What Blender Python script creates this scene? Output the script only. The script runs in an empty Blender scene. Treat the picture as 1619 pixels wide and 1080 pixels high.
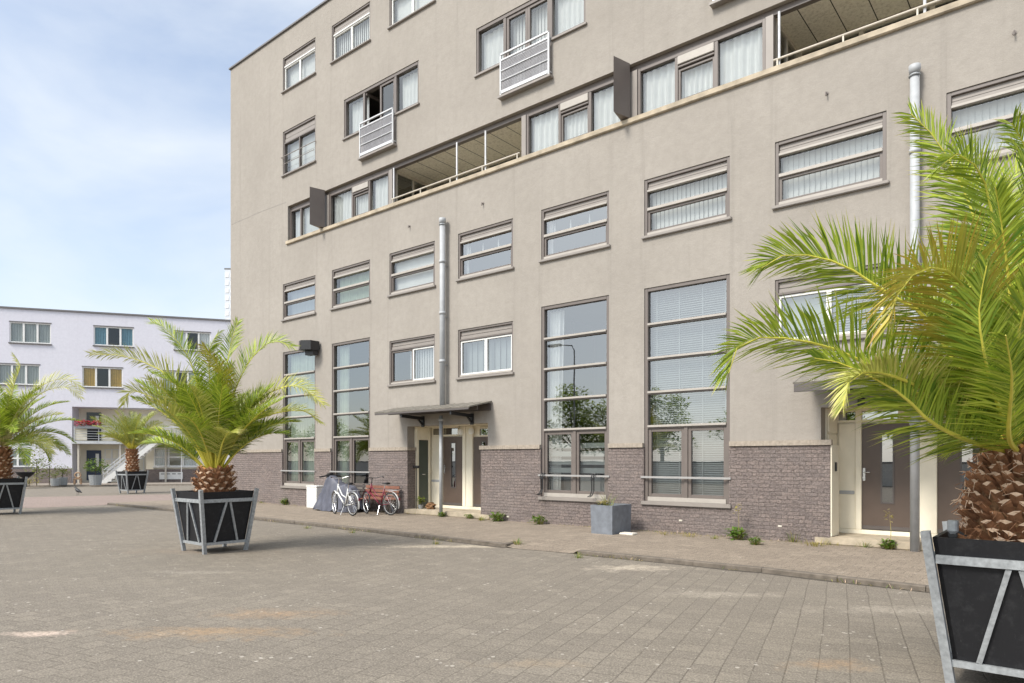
import bpy, bmesh, math, random
from mathutils import Vector, Matrix, noise
R = random.Random(7)
scene = bpy.context.scene
COL = scene.collection
rad = math.radians
# ------------------------------------------------------------------ camera model (pixels of the 1619x1080 photo)
F, CX, YH, XV = 1088.0, 809.5, 727.4, -514.0
TH = math.atan2(CX - XV, F)
HC = 1.72                  # eye height above the plaza
ZP = 0.07                  # pavement height
D = F * (HC - ZP) / (0.07288 * (CX - XV)) * math.sin(TH)
AX = Vector((-math.cos(TH), math.sin(TH), 0)); RT = Vector((math.sin(TH), math.cos(TH), 0)); UP = Vector((0, 0, 1))
EYE = Vector((0, -D, HC))
def P(px, py, Z): return EYE + AX * Z + RT * ((px - CX) / F * Z) + UP * ((YH - py) / F * Z)
def ray(px, py): return AX + RT * ((px - CX) / F) + UP * ((YH - py) / F)
def G(px, py, z=0.0):
    r = ray(px, py); return EYE + r * ((z - HC) / r.z)
def W(px, py=700.0, y=0.0):
    r = ray(px, py); return EYE + r * ((y + D) / r.y)
def wx(px, y=0.0): return W(px, 700, y).x
def wz(px, py, y=0.0): return W(px, py, y).z
def xT(t): return wx(XV + 12895.35 / (13.41438 - t))
cd = bpy.data.cameras.new('camera'); cam = bpy.data.objects.new('camera', cd); COL.objects.link(cam)
cam.location = EYE; cam.rotation_euler = (rad(90), 0, rad(90) - TH)
cd.sensor_width = 36; cd.lens = F / 1619 * 36; cd.shift_y = (YH - 540) / 1619; cd.clip_end = 2000; cd.clip_start = 0.05
scene.camera = cam

# ------------------------------------------------------------------ materials
MATS = {}
class NT:
    def __init__(s, name):
        s.m = bpy.data.materials.new(name); s.m.use_nodes = True; s.t = s.m.node_tree
        s.b = s.t.nodes['Principled BSDF']; s.out = s.t.nodes['Material Output']; MATS[name] = s.m
    def n(s, typ, **kw):
        nd = s.t.nodes.new(typ)
        for k, v in kw.items():
            if k.startswith('i_'): nd.inputs[k[2:].replace('_', ' ')].default_value = v
            else: setattr(nd, k, v)
        return nd
    def l(s, a, b): s.t.links.new(a, b)
    def coords(s): return s.n('ShaderNodeTexCoord').outputs['Object']
    def noise(s, vec, scale, detail=4, rough=.55):
        n = s.n('ShaderNodeTexNoise'); n.inputs['Scale'].default_value = scale; n.inputs['Detail'].default_value = detail
        n.inputs['Roughness'].default_value = rough
        if vec is not None: s.l(vec, n.inputs['Vector'])
        return n.outputs['Fac']
    def ramp(s, fac, stops):
        r = s.n('ShaderNodeValToRGB'); e = r.color_ramp.elements
        while len(e) < len(stops): e.new(.5)
        for i, (p, c) in enumerate(stops):
            e[i].position = p; e[i].color = (c, c, c, 1) if not hasattr(c, '__len__') else (*c, 1)
        s.l(fac, r.inputs['Fac']); return r.outputs['Color']
    def mix(s, fac, a, b, mode='MIX'):
        m = s.n('ShaderNodeMix', data_type='RGBA', blend_type=mode)
        for sock, v in ((m.inputs[0], fac), (m.inputs[6], a), (m.inputs[7], b)):
            if hasattr(v, 'is_output'): s.l(v, sock)
            elif hasattr(v, '__len__'): sock.default_value = (*v[:3], 1)
            else: sock.default_value = v
        return m.outputs[2]
    def math(s, op, a, b=0.0, c=0.0):
        m = s.n('ShaderNodeMath', operation=op)
        for sock, v in zip(m.inputs, (a, b, c)):
            if hasattr(v, 'is_output'): s.l(v, sock)
            else: sock.default_value = v
        return m.outputs[0]
    def bump(s, h, strength=.3, dist=.01):
        b = s.n('ShaderNodeBump'); b.inputs['Strength'].default_value = strength; b.inputs['Distance'].default_value = dist
        s.l(h, b.inputs['Height']); s.l(b.outputs['Normal'], s.b.inputs['Normal']); return b
    def mapping(s, vec, scale=(1, 1, 1), rot=(0, 0, 0), loc=(0, 0, 0)):
        m = s.n('ShaderNodeMapping'); m.inputs['Scale'].default_value = scale; m.inputs['Rotation'].default_value = rot
        m.inputs['Location'].default_value = loc; s.l(vec, m.inputs['Vector']); return m.outputs['Vector']

def simple(name, col, rough=.6, metal=0.0, var=.12, scale=6, bump=0.0, spec=.5):
    t = NT(name); v = t.coords(); f = t.noise(v, scale, 5)
    c = t.ramp(f, [(.25, [x * (1 - var) for x in col]), (.75, [min(1, x * (1 + var)) for x in col])])
    t.l(c, t.b.inputs['Base Color']); t.b.inputs['Roughness'].default_value = rough; t.b.inputs['Metallic'].default_value = metal
    t.b.inputs['Specular IOR Level'].default_value = spec
    if bump: t.bump(t.noise(v, scale * 8, 4), bump, .01)
    return t.m

def stucco(name, col, col2):
    t = NT(name); v = t.coords()
    big = t.noise(v, .35, 5, .6)
    c = t.mix(t.ramp(big, [(.3, 0), (.72, 1)]), col, col2)
    st = t.noise(t.mapping(v, (2.2, 2.2, .12)), 1.6, 6, .65)
    c = t.mix(t.ramp(st, [(.55, 0), (.8, .32)]), c, [x * .74 for x in col])
    if name == 'stucco':           # dirt runs below the ends of the sills
        sp = t.n('ShaderNodeSeparateXYZ'); t.l(v, sp.inputs[0]); a0 = xT(0) - wx(364.7); s0 = xT(1) - xT(0)
        fr = t.math('FRACT', t.math('ADD', t.math('DIVIDE', t.math('SUBTRACT', sp.outputs['X'], a0), s0), 4.0))
        mk = t.math('MAXIMUM', t.math('MAXIMUM', t.ramp(fr, [(0, .9), (.03, 0)]), t.ramp(fr, [(.955, 0), (.985, 1)])), t.ramp(fr, [(.66, 0), (.70, 1), (.74, 0)]))
        rn = t.ramp(t.noise(t.mapping(v, (9, 9, .28)), 1.0, 5, .6), [(.42, 0), (.66, 1)])
        c = t.mix(t.math('MULTIPLY', t.math('MULTIPLY', mk, rn), .26), c, [x * .55 for x in col])
    fine = t.noise(v, 45, 4, .7)
    c = t.mix(t.ramp(fine, [(.3, .22), (.7, 0)]), c, [x * .6 for x in col])
    med = t.noise(v, 5, 5, .7)
    c = t.mix(t.ramp(med, [(.35, .32), (.6, 0)]), c, [x * .78 for x in col])
    t.l(c, t.b.inputs['Base Color']); t.b.inputs['Roughness'].default_value = .92; t.b.inputs['Specular IOR Level'].default_value = .2
    h = t.math('ADD', t.math('MULTIPLY', t.noise(v, 90, 3, .7), .6), t.noise(v, 14, 4, .6))
    t.bump(h, .55, .012)
    return t.m
stucco('stucco', (.330, .299, .264), (.398, .363, .323))
stucco('white_render', (.74, .725, .79), (.78, .765, .825))

def brick(name, c1, c2, mortar, bw=.235, bh=.078):
    t = NT(name); v = t.coords()
    sp = t.n('ShaderNodeSeparateXYZ'); t.l(v, sp.inputs[0]); cb = t.n('ShaderNodeCombineXYZ')
    t.l(t.math('ADD', sp.outputs['X'], sp.outputs['Y']), cb.inputs['X']); t.l(sp.outputs['Z'], cb.inputs['Y'])
    wob = t.n('ShaderNodeTexNoise'); wob.inputs['Scale'].default_value = 9; t.l(v, wob.inputs['Vector'])
    vm = t.n('ShaderNodeVectorMath', operation='MULTIPLY_ADD'); t.l(wob.outputs['Color'], vm.inputs[0]); vm.inputs[1].default_value = (.05, .03, 0); t.l(cb.outputs[0], vm.inputs[2])
    b = t.n('ShaderNodeTexBrick', offset=.5); t.l(vm.outputs[0], b.inputs['Vector'])
    b.inputs['Color1'].default_value = (*c1, 1); b.inputs['Color2'].default_value = (*c2, 1); b.inputs['Mortar'].default_value = (*mortar, 1)
    b.inputs['Scale'].default_value = 1; b.inputs['Brick Width'].default_value = bw; b.inputs['Row Height'].default_value = bh
    b.inputs['Mortar Size'].default_value = .006; b.inputs['Mortar Smooth'].default_value = .4; b.inputs['Bias'].default_value = -.1
    n = t.noise(v, 22, 6, .7)
    c = t.mix(t.ramp(n, [(.32, .85), (.55, 0)]), b.outputs['Color'], [x * .34 for x in c1])
    c = t.mix(t.ramp(t.noise(v, 30, 4, .7), [(.56, 0), (.74, .6)]), c, (.52, .46, .43))
    c = t.mix(t.ramp(t.noise(v, .9, 4), [(.45, 0), (.8, .3)]), c, (.33, .29, .27))
    t.l(c, t.b.inputs['Base Color']); t.b.inputs['Roughness'].default_value = .88
    h = t.math('ADD', t.math('MULTIPLY', b.outputs['Fac'], -.8), t.math('MULTIPLY', t.noise(v, 24, 6, .75), 2.2))
    t.bump(h, 1.0, .028)
    return t.m
brick('brick', (.315, .252, .228), (.235, .192, .18), (.19, .16, .14))

def paving(name, c1, c2, mortar, w, h, rot, off, stains, mort=.008, speck=.5, sand=None):
    t = NT(name); v = t.coords()
    wob = t.n('ShaderNodeTexNoise'); wob.inputs['Scale'].default_value = 1.2; t.l(v, wob.inputs['Vector'])
    vm = t.n('ShaderNodeVectorMath', operation='MULTIPLY_ADD'); t.l(wob.outputs['Color'], vm.inputs[0]); vm.inputs[1].default_value = (.03, .03, 0); t.l(v, vm.inputs[2])
    wv = vm.outputs[0]
    b = t.n('ShaderNodeTexBrick', offset=off); t.l(t.mapping(wv, rot=(0, 0, rot)), b.inputs['Vector'])
    b.inputs['Color1'].default_value = (*c1, 1); b.inputs['Color2'].default_value = (*c2, 1); b.inputs['Mortar'].default_value = (*mortar, 1)
    b.inputs['Scale'].default_value = 1; b.inputs['Brick Width'].default_value = w; b.inputs['Row Height'].default_value = h
    b.inputs['Mortar Size'].default_value = mort; b.inputs['Mortar Smooth'].default_value = .6; b.inputs['Bias'].default_value = 0
    # joints come and go with the sand in them
    jn = t.ramp(t.noise(v, .55, 4, .6), [(.34, .55), (.6, 1)])
    mean = [(x + y) / 2 for x, y in zip(c1, c2)]
    c = t.mix(jn, t.mix(.5, mean, b.outputs['Color']), b.outputs['Color'])
    c = t.mix(t.ramp(t.noise(v, .22, 5, .6), [(.3, 0), (.7, .5)]), c, [x * .8 for x in mean])
    c = t.mix(t.ramp(t.noise(v, 2.3, 6, .7), [(.35, .55), (.6, 0)]), c, [x * .74 for x in mean])
    gr = t.noise(v, 55, 5, .8)
    c = t.mix(t.ramp(gr, [(.34, .7), (.5, 0)]), c, [x * .30 for x in mean])
    c = t.mix(t.ramp(gr, [(.52, 0), (.68, .7)]), c, [min(1, x * 2.1) for x in mean])
    gf = t.noise(v, 19, 5, .8)
    c = t.mix(t.ramp(gf, [(.34, .42), (.50, 0)]), c, [x * .5 for x in mean]); c = t.mix(t.ramp(gf, [(.54, 0), (.7, .28)]), c, [min(1, x * 1.7) for x in mean])
    vo = t.n('ShaderNodeTexVoronoi'); vo.inputs['Scale'].default_value = 9; t.l(t.mapping(wv, (1, 1, 0)), vo.inputs['Vector'])
    fl = t.math('MULTIPLY', t.math('LESS_THAN', vo.outputs['Distance'], .17), t.math('GREATER_THAN', t.noise(v, 1.9, 3), .57))
    c = t.mix(t.math('MULTIPLY', fl, speck), c, (.62, .57, .5))
    sp = t.n('ShaderNodeVectorMath', operation='MULTIPLY'); t.l(v, sp.inputs[0]); sp.inputs[1].default_value = (1, 1, 0)
    for (x, y, rx, ry, ang, colr, amt) in stains:
        mv = t.mapping(sp.outputs[0], loc=(-x, -y, 0)); mv = t.mapping(mv, (1 / rx, 1 / ry, 1), (0, 0, 0)) if ang == 0 else t.mapping(t.mapping(mv, rot=(0, 0, -ang)), (1 / rx, 1 / ry, 1))
        ln = t.n('ShaderNodeVectorMath', operation='LENGTH'); t.l(mv, ln.inputs[0])
        d = t.math('ADD', ln.outputs['Value'], t.math('MULTIPLY', t.math('SUBTRACT', t.noise(v, 3.5, 7, .75), .5), 3.4))
        c = t.mix(t.math('MULTIPLY', t.ramp(d, [(-.2, 1), (1.15, 0)]), t.math('MULTIPLY', t.ramp(gf, [(.38, .25), (.6, 1)]), amt)), c, colr)
    t.l(c, t.b.inputs['Base Color']); t.b.inputs['Roughness'].default_value = .9; t.b.inputs['Specular IOR Level'].default_value = .25
    hh = t.math('ADD', t.math('MULTIPLY', t.math('MULTIPLY', b.outputs['Fac'], jn), -.8), t.math('ADD', t.math('MULTIPLY', gr, .5), t.math('MULTIPLY', t.noise(v, 160, 3), .4)))
    t.bump(hh, .55, .012)
    return t.m
def st(px, py, rx, ry, col, amt, ang=rad(90) - TH):
    g = G(px, py); return (g.x, g.y, rx, ry, ang, col, amt)
STAINS = [st(435, 970, .85, .30, (.42, .27, .15), .6), st(330, 1000, 1.2, .3, (.42, .27, .14), .6), st(1310, 1052, .45, .2, (.42, .27, .15), .6), st(60, 1002, .45, .13, (.66, .52, .43), 1),
          st(300, 872, 1.6, .5, (.33, .24, .17), .35), st(1000, 898, .9, .35, (.56, .48, .38), 1), st(740, 864, 2.2, .3, (.55, .47, .36), 1),
          st(1120, 940, 1.0, .25, (.50, .44, .36), .5), st(1430, 965, 1.2, .3, (.52, .46, .38), .5), st(830, 858, .5, .5, (.55, .48, .36), .6), st(300, 905, .8, .2, (.5, .45, .38), .35), st(840, 1050, .5, .15, (.42, .3, .18), .35)]
paving('plaza_tiles', (.275, .240, .194), (.205, .178, .147), (.125, .106, .085), .24, .24, -rad(103.9), .5, STAINS, .008)
paving('pavement_tiles', (.345, .285, .222), (.235, .193, .152), (.125, .10, .078), .30, .30, 0, .5, [], .010, .3)
simple('gutter_dark', (.085, .072, .055), .95, var=.5, scale=14)
paving('pink_paving', (.33, .255, .22), (.29, .23, .20), (.25, .2, .17), .2, .1, .3, .5, [], .006, .3)
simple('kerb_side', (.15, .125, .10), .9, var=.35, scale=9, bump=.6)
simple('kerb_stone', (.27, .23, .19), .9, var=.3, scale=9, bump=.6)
simple('concrete', (.60, .56, .48), .9, var=.25, scale=5, bump=.5)
simple('sill_concrete', (.42, .355, .265), .9, var=.3, scale=4, bump=.4)
simple('coping_brick', (.35, .30, .245), .9, var=.25, scale=14, bump=.5)
simple('taupe_paint', (.155, .130, .116), .42, var=.08, scale=3)
simple('taupe_light', (.27, .24, .215), .45, var=.08, scale=3)
simple('canopy_sheet', (.19, .172, .145), .55, var=.35, scale=7)
simple('bar_light', (.40, .365, .325), .4, var=.08)
simple('dark_taupe', (.10, .086, .08), .45, var=.1, scale=3)
simple('door_brown', (.105, .076, .06), .4, var=.1, scale=3)
simple('door_green', (.06, .075, .062), .4, var=.1, scale=3)
simple('door_blue', (.03, .045, .09), .4)
simple('cream_paint', (.82, .76, .62), .5, var=.06, scale=3)
simple('white_paint', (.78, .77, .74), .5, var=.05, scale=4)
simple('curtain_white', (.90, .90, .88), .85, var=.05, scale=3)
simple('curtain_green', (.62, .70, .58), .85, var=.08)
simple('curtain_yellow', (.62, .38, .05), .8, var=.15)
simple('curtain_blue', (.15, .33, .42), .8, var=.15)
simple('blind_grey', (.46, .49, .48), .6, var=.05)
simple('interior', (.16, .15, .135), .9, var=.2, scale=.6)
simple('galvanised', (.34, .355, .365), .5, .3, var=.3, scale=26)
simple('pipe_zinc', (.39, .40, .41), .6, .05, var=.12, scale=7)
simple('steel_white', (.60, .60, .605), .4, .2)
simple('perforated', (.30, .295, .31), .5)
simple('rail_grey', (.33, .32, .31), .45)
simple('rail_beige', (.55, .50, .42), .5)
t = NT('black_board'); v = t.coords(); c = t.mix(t.ramp(t.noise(v, 7, 8, .8), [(.5, 0), (.75, .6)]), (.013, .013, .015), (.05, .05, .052))
c = t.mix(t.ramp(t.noise(t.mapping(v, (30, 30, 3)), 2.2, 8, .8), [(.62, 0), (.7, .5)]), c, (.16, .155, .15)); t.l(c, t.b.inputs['Base Color']); t.b.inputs['Roughness'].default_value = .55; t.b.inputs['Specular IOR Level'].default_value = .3
simple('black_plastic', (.02, .02, .021), .45, var=.2)
simple('rubber', (.025, .025, .025), .8)
simple('soil', (.06, .045, .03), .95, var=.4, scale=30, bump=.8)
simple('bike_white', (.72, .72, .70), .35)
simple('bike_red', (.17, .018, .035), .35)
simple('bike_blue', (.22, .26, .33), .35)
simple('chrome', (.66, .66, .66), .25, .8)
simple('wood_red', (.23, .10, .065), .6, var=.25, scale=8)
simple('tarp', (.085, .088, .115), .55, var=.25, scale=5, bump=.2)
simple('grey_fibre', (.175, .19, .215), .75, var=.22, scale=7, bump=.3)
simple('lichen_white', (.72, .68, .6), .9)
simple('wood_pale', (.42, .28, .18), .7, var=.3)
simple('red_flower', (.62, .04, .07), .7, var=.4, scale=20)
simple('glass_dark', (.025, .03, .035), .05, var=.1)
simple('bird_black', (.015, .015, .018), .5)
simple('roof_grey', (.2, .2, .2), .9)
simple('metal_trim', (.16, .15, .15), .5)
simple('reflect_wall', (.6, .58, .54), .9)
simple('tower_panel', (.62, .65, .70), .7)

def ceiling_mat():
    t = NT('woodwool_ceiling'); v = t.coords()
    sp = t.n('ShaderNodeSeparateXYZ'); t.l(v, sp.inputs[0])
    f = t.noise(v, 16, 6, .8)
    c = t.ramp(f, [(.3, (.48, .44, .35)), (.5, (.78, .73, .62)), (.72, (.88, .84, .73))])
    fr = t.math('FRACT', t.math('DIVIDE', sp.outputs['X'], .6)); ln = t.math('LESS_THAN', fr, .035)
    c = t.mix(ln, c, (.05, .045, .035))
    t.l(c, t.b.inputs['Base Color']); t.b.inputs['Roughness'].default_value = .95
    t.bump(f, .9, .02)
ceiling_mat()

def glass(name, base, tint=(.96, .985, .975), rough=.0):
    t = NT(name); t.t.nodes.remove(t.b)
    tr = t.n('ShaderNodeBsdfTransparent'); tr.inputs[0].default_value = (*tint, 1)
    gl = t.n('ShaderNodeBsdfGlossy'); gl.inputs['Color'].default_value = (.86, .87, .865, 1); gl.inputs['Roughness'].default_value = rough
    v = t.coords(); bp = t.n('ShaderNodeBump'); bp.inputs['Strength'].default_value = .02; bp.inputs['Distance'].default_value = .02
    t.l(t.noise(v, 1.3, 2), bp.inputs['Height']); t.l(bp.outputs[0], gl.inputs['Normal'])
    lw = t.n('ShaderNodeLayerWeight'); lw.inputs[0].default_value = .35
    f = t.math('MINIMUM', t.math('ADD', t.math('MULTIPLY', lw.outputs['Fresnel'], .6), base), 1.0)
    mx = t.n('ShaderNodeMixShader'); t.l(f, mx.inputs[0]); t.l(tr.outputs[0], mx.inputs[1]); t.l(gl.outputs[0], mx.inputs[2])
    t.l(mx.outputs[0], t.out.inputs['Surface'])
glass('glass', .24); glass('glass_mid', .12); glass('glass_high', .29); glass('glass_door', .34, (.12, .13, .14)); glass('glass_low', .04)

def leafmat(name, c_lo, c_hi, c_tip, transl=.22, tipstart=.75):
    t = NT(name); t.t.nodes.remove(t.b)
    g = t.n('ShaderNodeNewGeometry'); ri = g.outputs['Random Per Island']
    uv = t.n('ShaderNodeUVMap'); sx = t.n('ShaderNodeSeparateXYZ'); t.l(uv.outputs[0], sx.inputs[0])
    c = t.mix(ri, c_lo, c_hi)
    tf = t.math('MULTIPLY', t.ramp(sx.outputs['Y'], [(tipstart, 0), (1, 1)]), t.ramp(ri, [(.25, 0), (.7, .9)]))
    c = t.mix(tf, c, c_tip)
    df = t.n('ShaderNodeBsdfPrincipled'); t.l(c, df.inputs['Base Color']); df.inputs['Roughness'].default_value = .45; df.inputs['Specular IOR Level'].default_value = .35
    ts = t.n('ShaderNodeBsdfTranslucent'); t.l(t.mix(.5, c, (.45, .52, .04)), ts.inputs['Color'])
    mx = t.n('ShaderNodeMixShader'); mx.inputs[0].default_value = transl; t.l(df.outputs[0], mx.inputs[1]); t.l(ts.outputs[0], mx.inputs[2])
    t.l(mx.outputs[0], t.out.inputs['Surface'])
leafmat('palm_leaf', (.085, .18, .018), (.56, .65, .085), (.66, .48, .22), .24, .7)
leafmat('palm_leaf_pale', (.30, .33, .06), (.66, .64, .18), (.66, .54, .34), tipstart=.45)
leafmat('palm_leaf_dry', (.28, .28, .04), (.58, .46, .08), (.36, .13, .04), tipstart=.4)
leafmat('palm_leaf_grey', (.20, .25, .06), (.48, .50, .16), (.45, .38, .24))
leafmat('tree_leaf', (.10, .18, .02), (.26, .36, .06), (.12, .16, .02), .5)
leafmat('weed_leaf', (.06, .13, .02), (.15, .23, .04), (.3, .27, .1))
leafmat('weed_dry', (.28, .24, .07), (.42, .33, .13), (.45, .33, .18))
leafmat('shrub_leaf', (.10, .15, .03), (.24, .26, .05), (.3, .3, .1))
simple('rachis', (.62, .56, .08), .45, var=.2, scale=4)
simple('rachis_pale', (.46, .40, .17), .5, var=.2, scale=4)
simple('trunk_fibre', (.24, .13, .06), .95, var=.6, scale=18, bump=1)
simple('boot_side', (.30, .145, .07), .85, var=.5, scale=14, bump=.6)
simple('boot_cut', (.60, .43, .30), .85, var=.35, scale=12, bump=.4)
simple('boot_orange', (.50, .22, .06), .7, var=.3, scale=9)
simple('bark', (.10, .08, .06), .95, var=.3, scale=8, bump=.8)

# ------------------------------------------------------------------ mesh builder
class MB:
    def __init__(s): s.v = []; s.f = []; s.m = []; s.uv = None
    def quad(s, a, b, c, d, mi=0):
        i = len(s.v); s.v += [tuple(a), tuple(b), tuple(c), tuple(d)]; s.f.append((i, i + 1, i + 2, i + 3)); s.m.append(mi)
    def box(s, x0, x1, y0, y1, z0, z1, mi=0):
        if x0 > x1: x0, x1 = x1, x0
        if y0 > y1: y0, y1 = y1, y0
        if z0 > z1: z0, z1 = z1, z0
        i = len(s.v); s.v += [(x0, y0, z0), (x1, y0, z0), (x1, y1, z0), (x0, y1, z0), (x0, y0, z1), (x1, y0, z1), (x1, y1, z1), (x0, y1, z1)]
        for q in ((0, 3, 2, 1), (4, 5, 6, 7), (0, 1, 5, 4), (1, 2, 6, 5), (2, 3, 7, 6), (3, 0, 4, 7)):
            s.f.append(tuple(i + k for k in q)); s.m.append(mi)
        return s
    def bbox(s, x0, x1, y0, y1, z0, z1, b=.006, mi=0):   # chamfered box (chamfer on all vertical/horizontal front edges through an inset)
        bm = bmesh.new(); bmesh.ops.create_cube(bm, size=1)
        for v in bm.verts: v.co = Vector(((x0 + x1) / 2 + v.co.x * abs(x1 - x0), (y0 + y1) / 2 + v.co.y * abs(y1 - y0), (z0 + z1) / 2 + v.co.z * abs(z1 - z0)))
        bmesh.ops.bevel(bm, geom=list(bm.edges), offset=min(b, abs(x1 - x0) * .4, abs(y1 - y0) * .4, abs(z1 - z0) * .4), segments=2, affect='EDGES')
        s.addbm(bm, mi); return s
    def addbm(s, bm, mi=0):
        i = len(s.v); bm.verts.index_update()
        s.v += [tuple(v.co) for v in bm.verts]
        for f in bm.faces: s.f.append(tuple(i + v.index for v in f.verts)); s.m.append(mi)
        bm.free()
    def bar(s, a, b, w, d=None, mi=0, up=None):       # rectangular bar from a to b, w x d
        a = Vector(a); b = Vector(b); t = (b - a).normalized(); d = d or w
        u = Vector(up) if up is not None else (UP if abs(t.z) < .95 else Vector((1, 0, 0)))
        sx = t.cross(u).normalized(); sy = sx.cross(t).normalized()
        i = len(s.v)
        for p in (a, b):
            for (q, r) in ((-1, -1), (1, -1), (1, 1), (-1, 1)): s.v.append(tuple(p + sx * q * w / 2 + sy * r * d / 2))
        for q in ((0, 1, 2, 3), (7, 6, 5, 4), (0, 4, 5, 1), (1, 5, 6, 2), (2, 6, 7, 3), (3, 7, 4, 0)): s.f.append(tuple(i + k for k in q)); s.m.append(mi)
        return s
    def tube(s, pts, r, n=10, mi=0, caps=True):
        pts = [Vector(p) for p in pts]; rr = r if hasattr(r, '__len__') else [r] * len(pts); i0 = len(s.v); prev = None
        for k, p in enumerate(pts):
            t = (pts[min(k + 1, len(pts) - 1)] - pts[max(k - 1, 0)]).normalized()
            if prev is None: u = t.cross(UP if abs(t.z) < .9 else Vector((1, 0, 0))).normalized()
            else: u = (prev - t * prev.dot(t)).normalized()
            prev = u; w = t.cross(u)
            for j in range(n):
                a = 2 * math.pi * j / n; s.v.append(tuple(p + (u * math.cos(a) + w * math.sin(a)) * rr[k]))
        for k in range(len(pts) - 1):
            for j in range(n):
                a = i0 + k * n + j; b = i0 + k * n + (j + 1) % n; s.f.append((a, b, b + n, a + n)); s.m.append(mi)
        if caps:
            s.f.append(tuple(i0 + j for j in reversed(range(n)))); s.m.append(mi)
            s.f.append(tuple(i0 + (len(pts) - 1) * n + j for j in range(n))); s.m.append(mi)
        return s
    def ring(s, c, ax, Rr, r, n=32, k=6, mi=0):         # torus
        c = Vector(c); ax = Vector(ax).normalized(); u = ax.cross(UP if abs(ax.z) < .9 else Vector((1, 0, 0))).normalized(); w = ax.cross(u); i0 = len(s.v)
        for a in range(n):
            d = u * math.cos(2 * math.pi * a / n) + w * math.sin(2 * math.pi * a / n)
            for b in range(k):
                e = 2 * math.pi * b / k; s.v.append(tuple(c + d * (Rr + r * math.cos(e)) + ax * r * math.sin(e)))
        for a in range(n):
            for b in range(k):
                s.f.append((i0 + a * k + b, i0 + ((a + 1) % n) * k + b, i0 + ((a + 1) % n) * k + (b + 1) % k, i0 + a * k + (b + 1) % k)); s.m.append(mi)
        return s
    def prism(s, poly, z0, z1, mi=0):
        n = len(poly); i = len(s.v)
        s.v += [(p[0], p[1], z0) for p in poly] + [(p[0], p[1], z1) for p in poly]
        s.f.append(tuple(i + k for k in reversed(range(n)))); s.m.append(mi); s.f.append(tuple(i + n + k for k in range(n))); s.m.append(mi)
        for k in range(n): s.f.append((i + k, i + (k + 1) % n, i + n + (k + 1) % n, i + n + k)); s.m.append(mi)
        return s
    def blade(s, pts, ws, wd, mi=0):                     # thin leaf strip; uv.y runs along it
        if s.uv is None: s.uv = {}
        i = len(s.v); n = len(pts)
        for k in range(n - 1):
            s.v.append(tuple(pts[k] - wd * ws[k] / 2)); s.v.append(tuple(pts[k] + wd * ws[k] / 2))
        s.v.append(tuple(pts[-1]))
        for k in range(n - 2):
            s.uv[len(s.f)] = (k / (n - 1), k / (n - 1), (k + 1) / (n - 1), (k + 1) / (n - 1))
            s.f.append((i + 2 * k, i + 2 * k + 1, i + 2 * k + 3, i + 2 * k + 2)); s.m.append(mi)
        k = n - 2; s.uv[len(s.f)] = (k / (n - 1), k / (n - 1), 1)
        s.f.append((i + 2 * k, i + 2 * k + 1, i + 2 * k + 2)); s.m.append(mi)
    def mesh(s, name, mats, off=None, smooth=False):
        me = bpy.data.meshes.new(name)
        vs = s.v if off is None else [(x - off[0], y - off[1], z - off[2]) for x, y, z in s.v]
        me.from_pydata(vs, [], s.f)
        for m in (mats if isinstance(mats, (list, tuple)) else [mats]): me.materials.append(MATS[m])
        me.polygons.foreach_set('material_index', s.m)
        if smooth: me.polygons.foreach_set('use_smooth', [True] * len(s.f))
        if s.uv is not None:
            ul = me.uv_layers.new(name='UVMap'); 
            for fi, vals in s.uv.items():
                for li, val in zip(me.polygons[fi].loop_indices, vals): ul.data[li].uv = (.5, val)
        me.update(); return me
    def build(s, name, mats, parent=None, off=None, smooth=False):
        o = bpy.data.objects.new(name, s.mesh(name, mats, off, smooth)); COL.objects.link(o)
        if parent is not None: o.parent = parent
        return o
def tag(o, label=None, cat=None, group=None, kind=None):
    if label: o['label'] = label
    if cat: o['category'] = cat
    if group: o['group'] = group
    if kind: o['kind'] = kind
    return o
def thing(name, loc, label, cat, group=None, rz=0.0):
    o = bpy.data.objects.new(name, None); COL.objects.link(o); o.location = loc; o.rotation_euler = (0, 0, rz)
    o.empty_display_size = .2
    return tag(o, label, cat, group)
def copy_tree(o, parent=None):
    c = o.copy(); COL.objects.link(c)
    if parent is not None: c.parent = parent
    for ch in list(o.children): copy_tree(ch, c)
    return c
# ------------------------------------------------------------------ main building (facade in the plane y=0)
def zk(k): return ZP + 1.65 * (.07288 - k) / .07288
XC = wx(364.7); XE = xT(9.6); ZR = zk(-.7019)
BL = thing('apartment_building', (XC, 0, ZP), 'long six storey stucco apartment building with brown windows, a brick base and recessed loggias', 'building')
BO = BL.location
def bp(mb, name, mats, parent=None, smooth=False): return mb.build(name, mats, parent or BL, BO, smooth)

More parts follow.
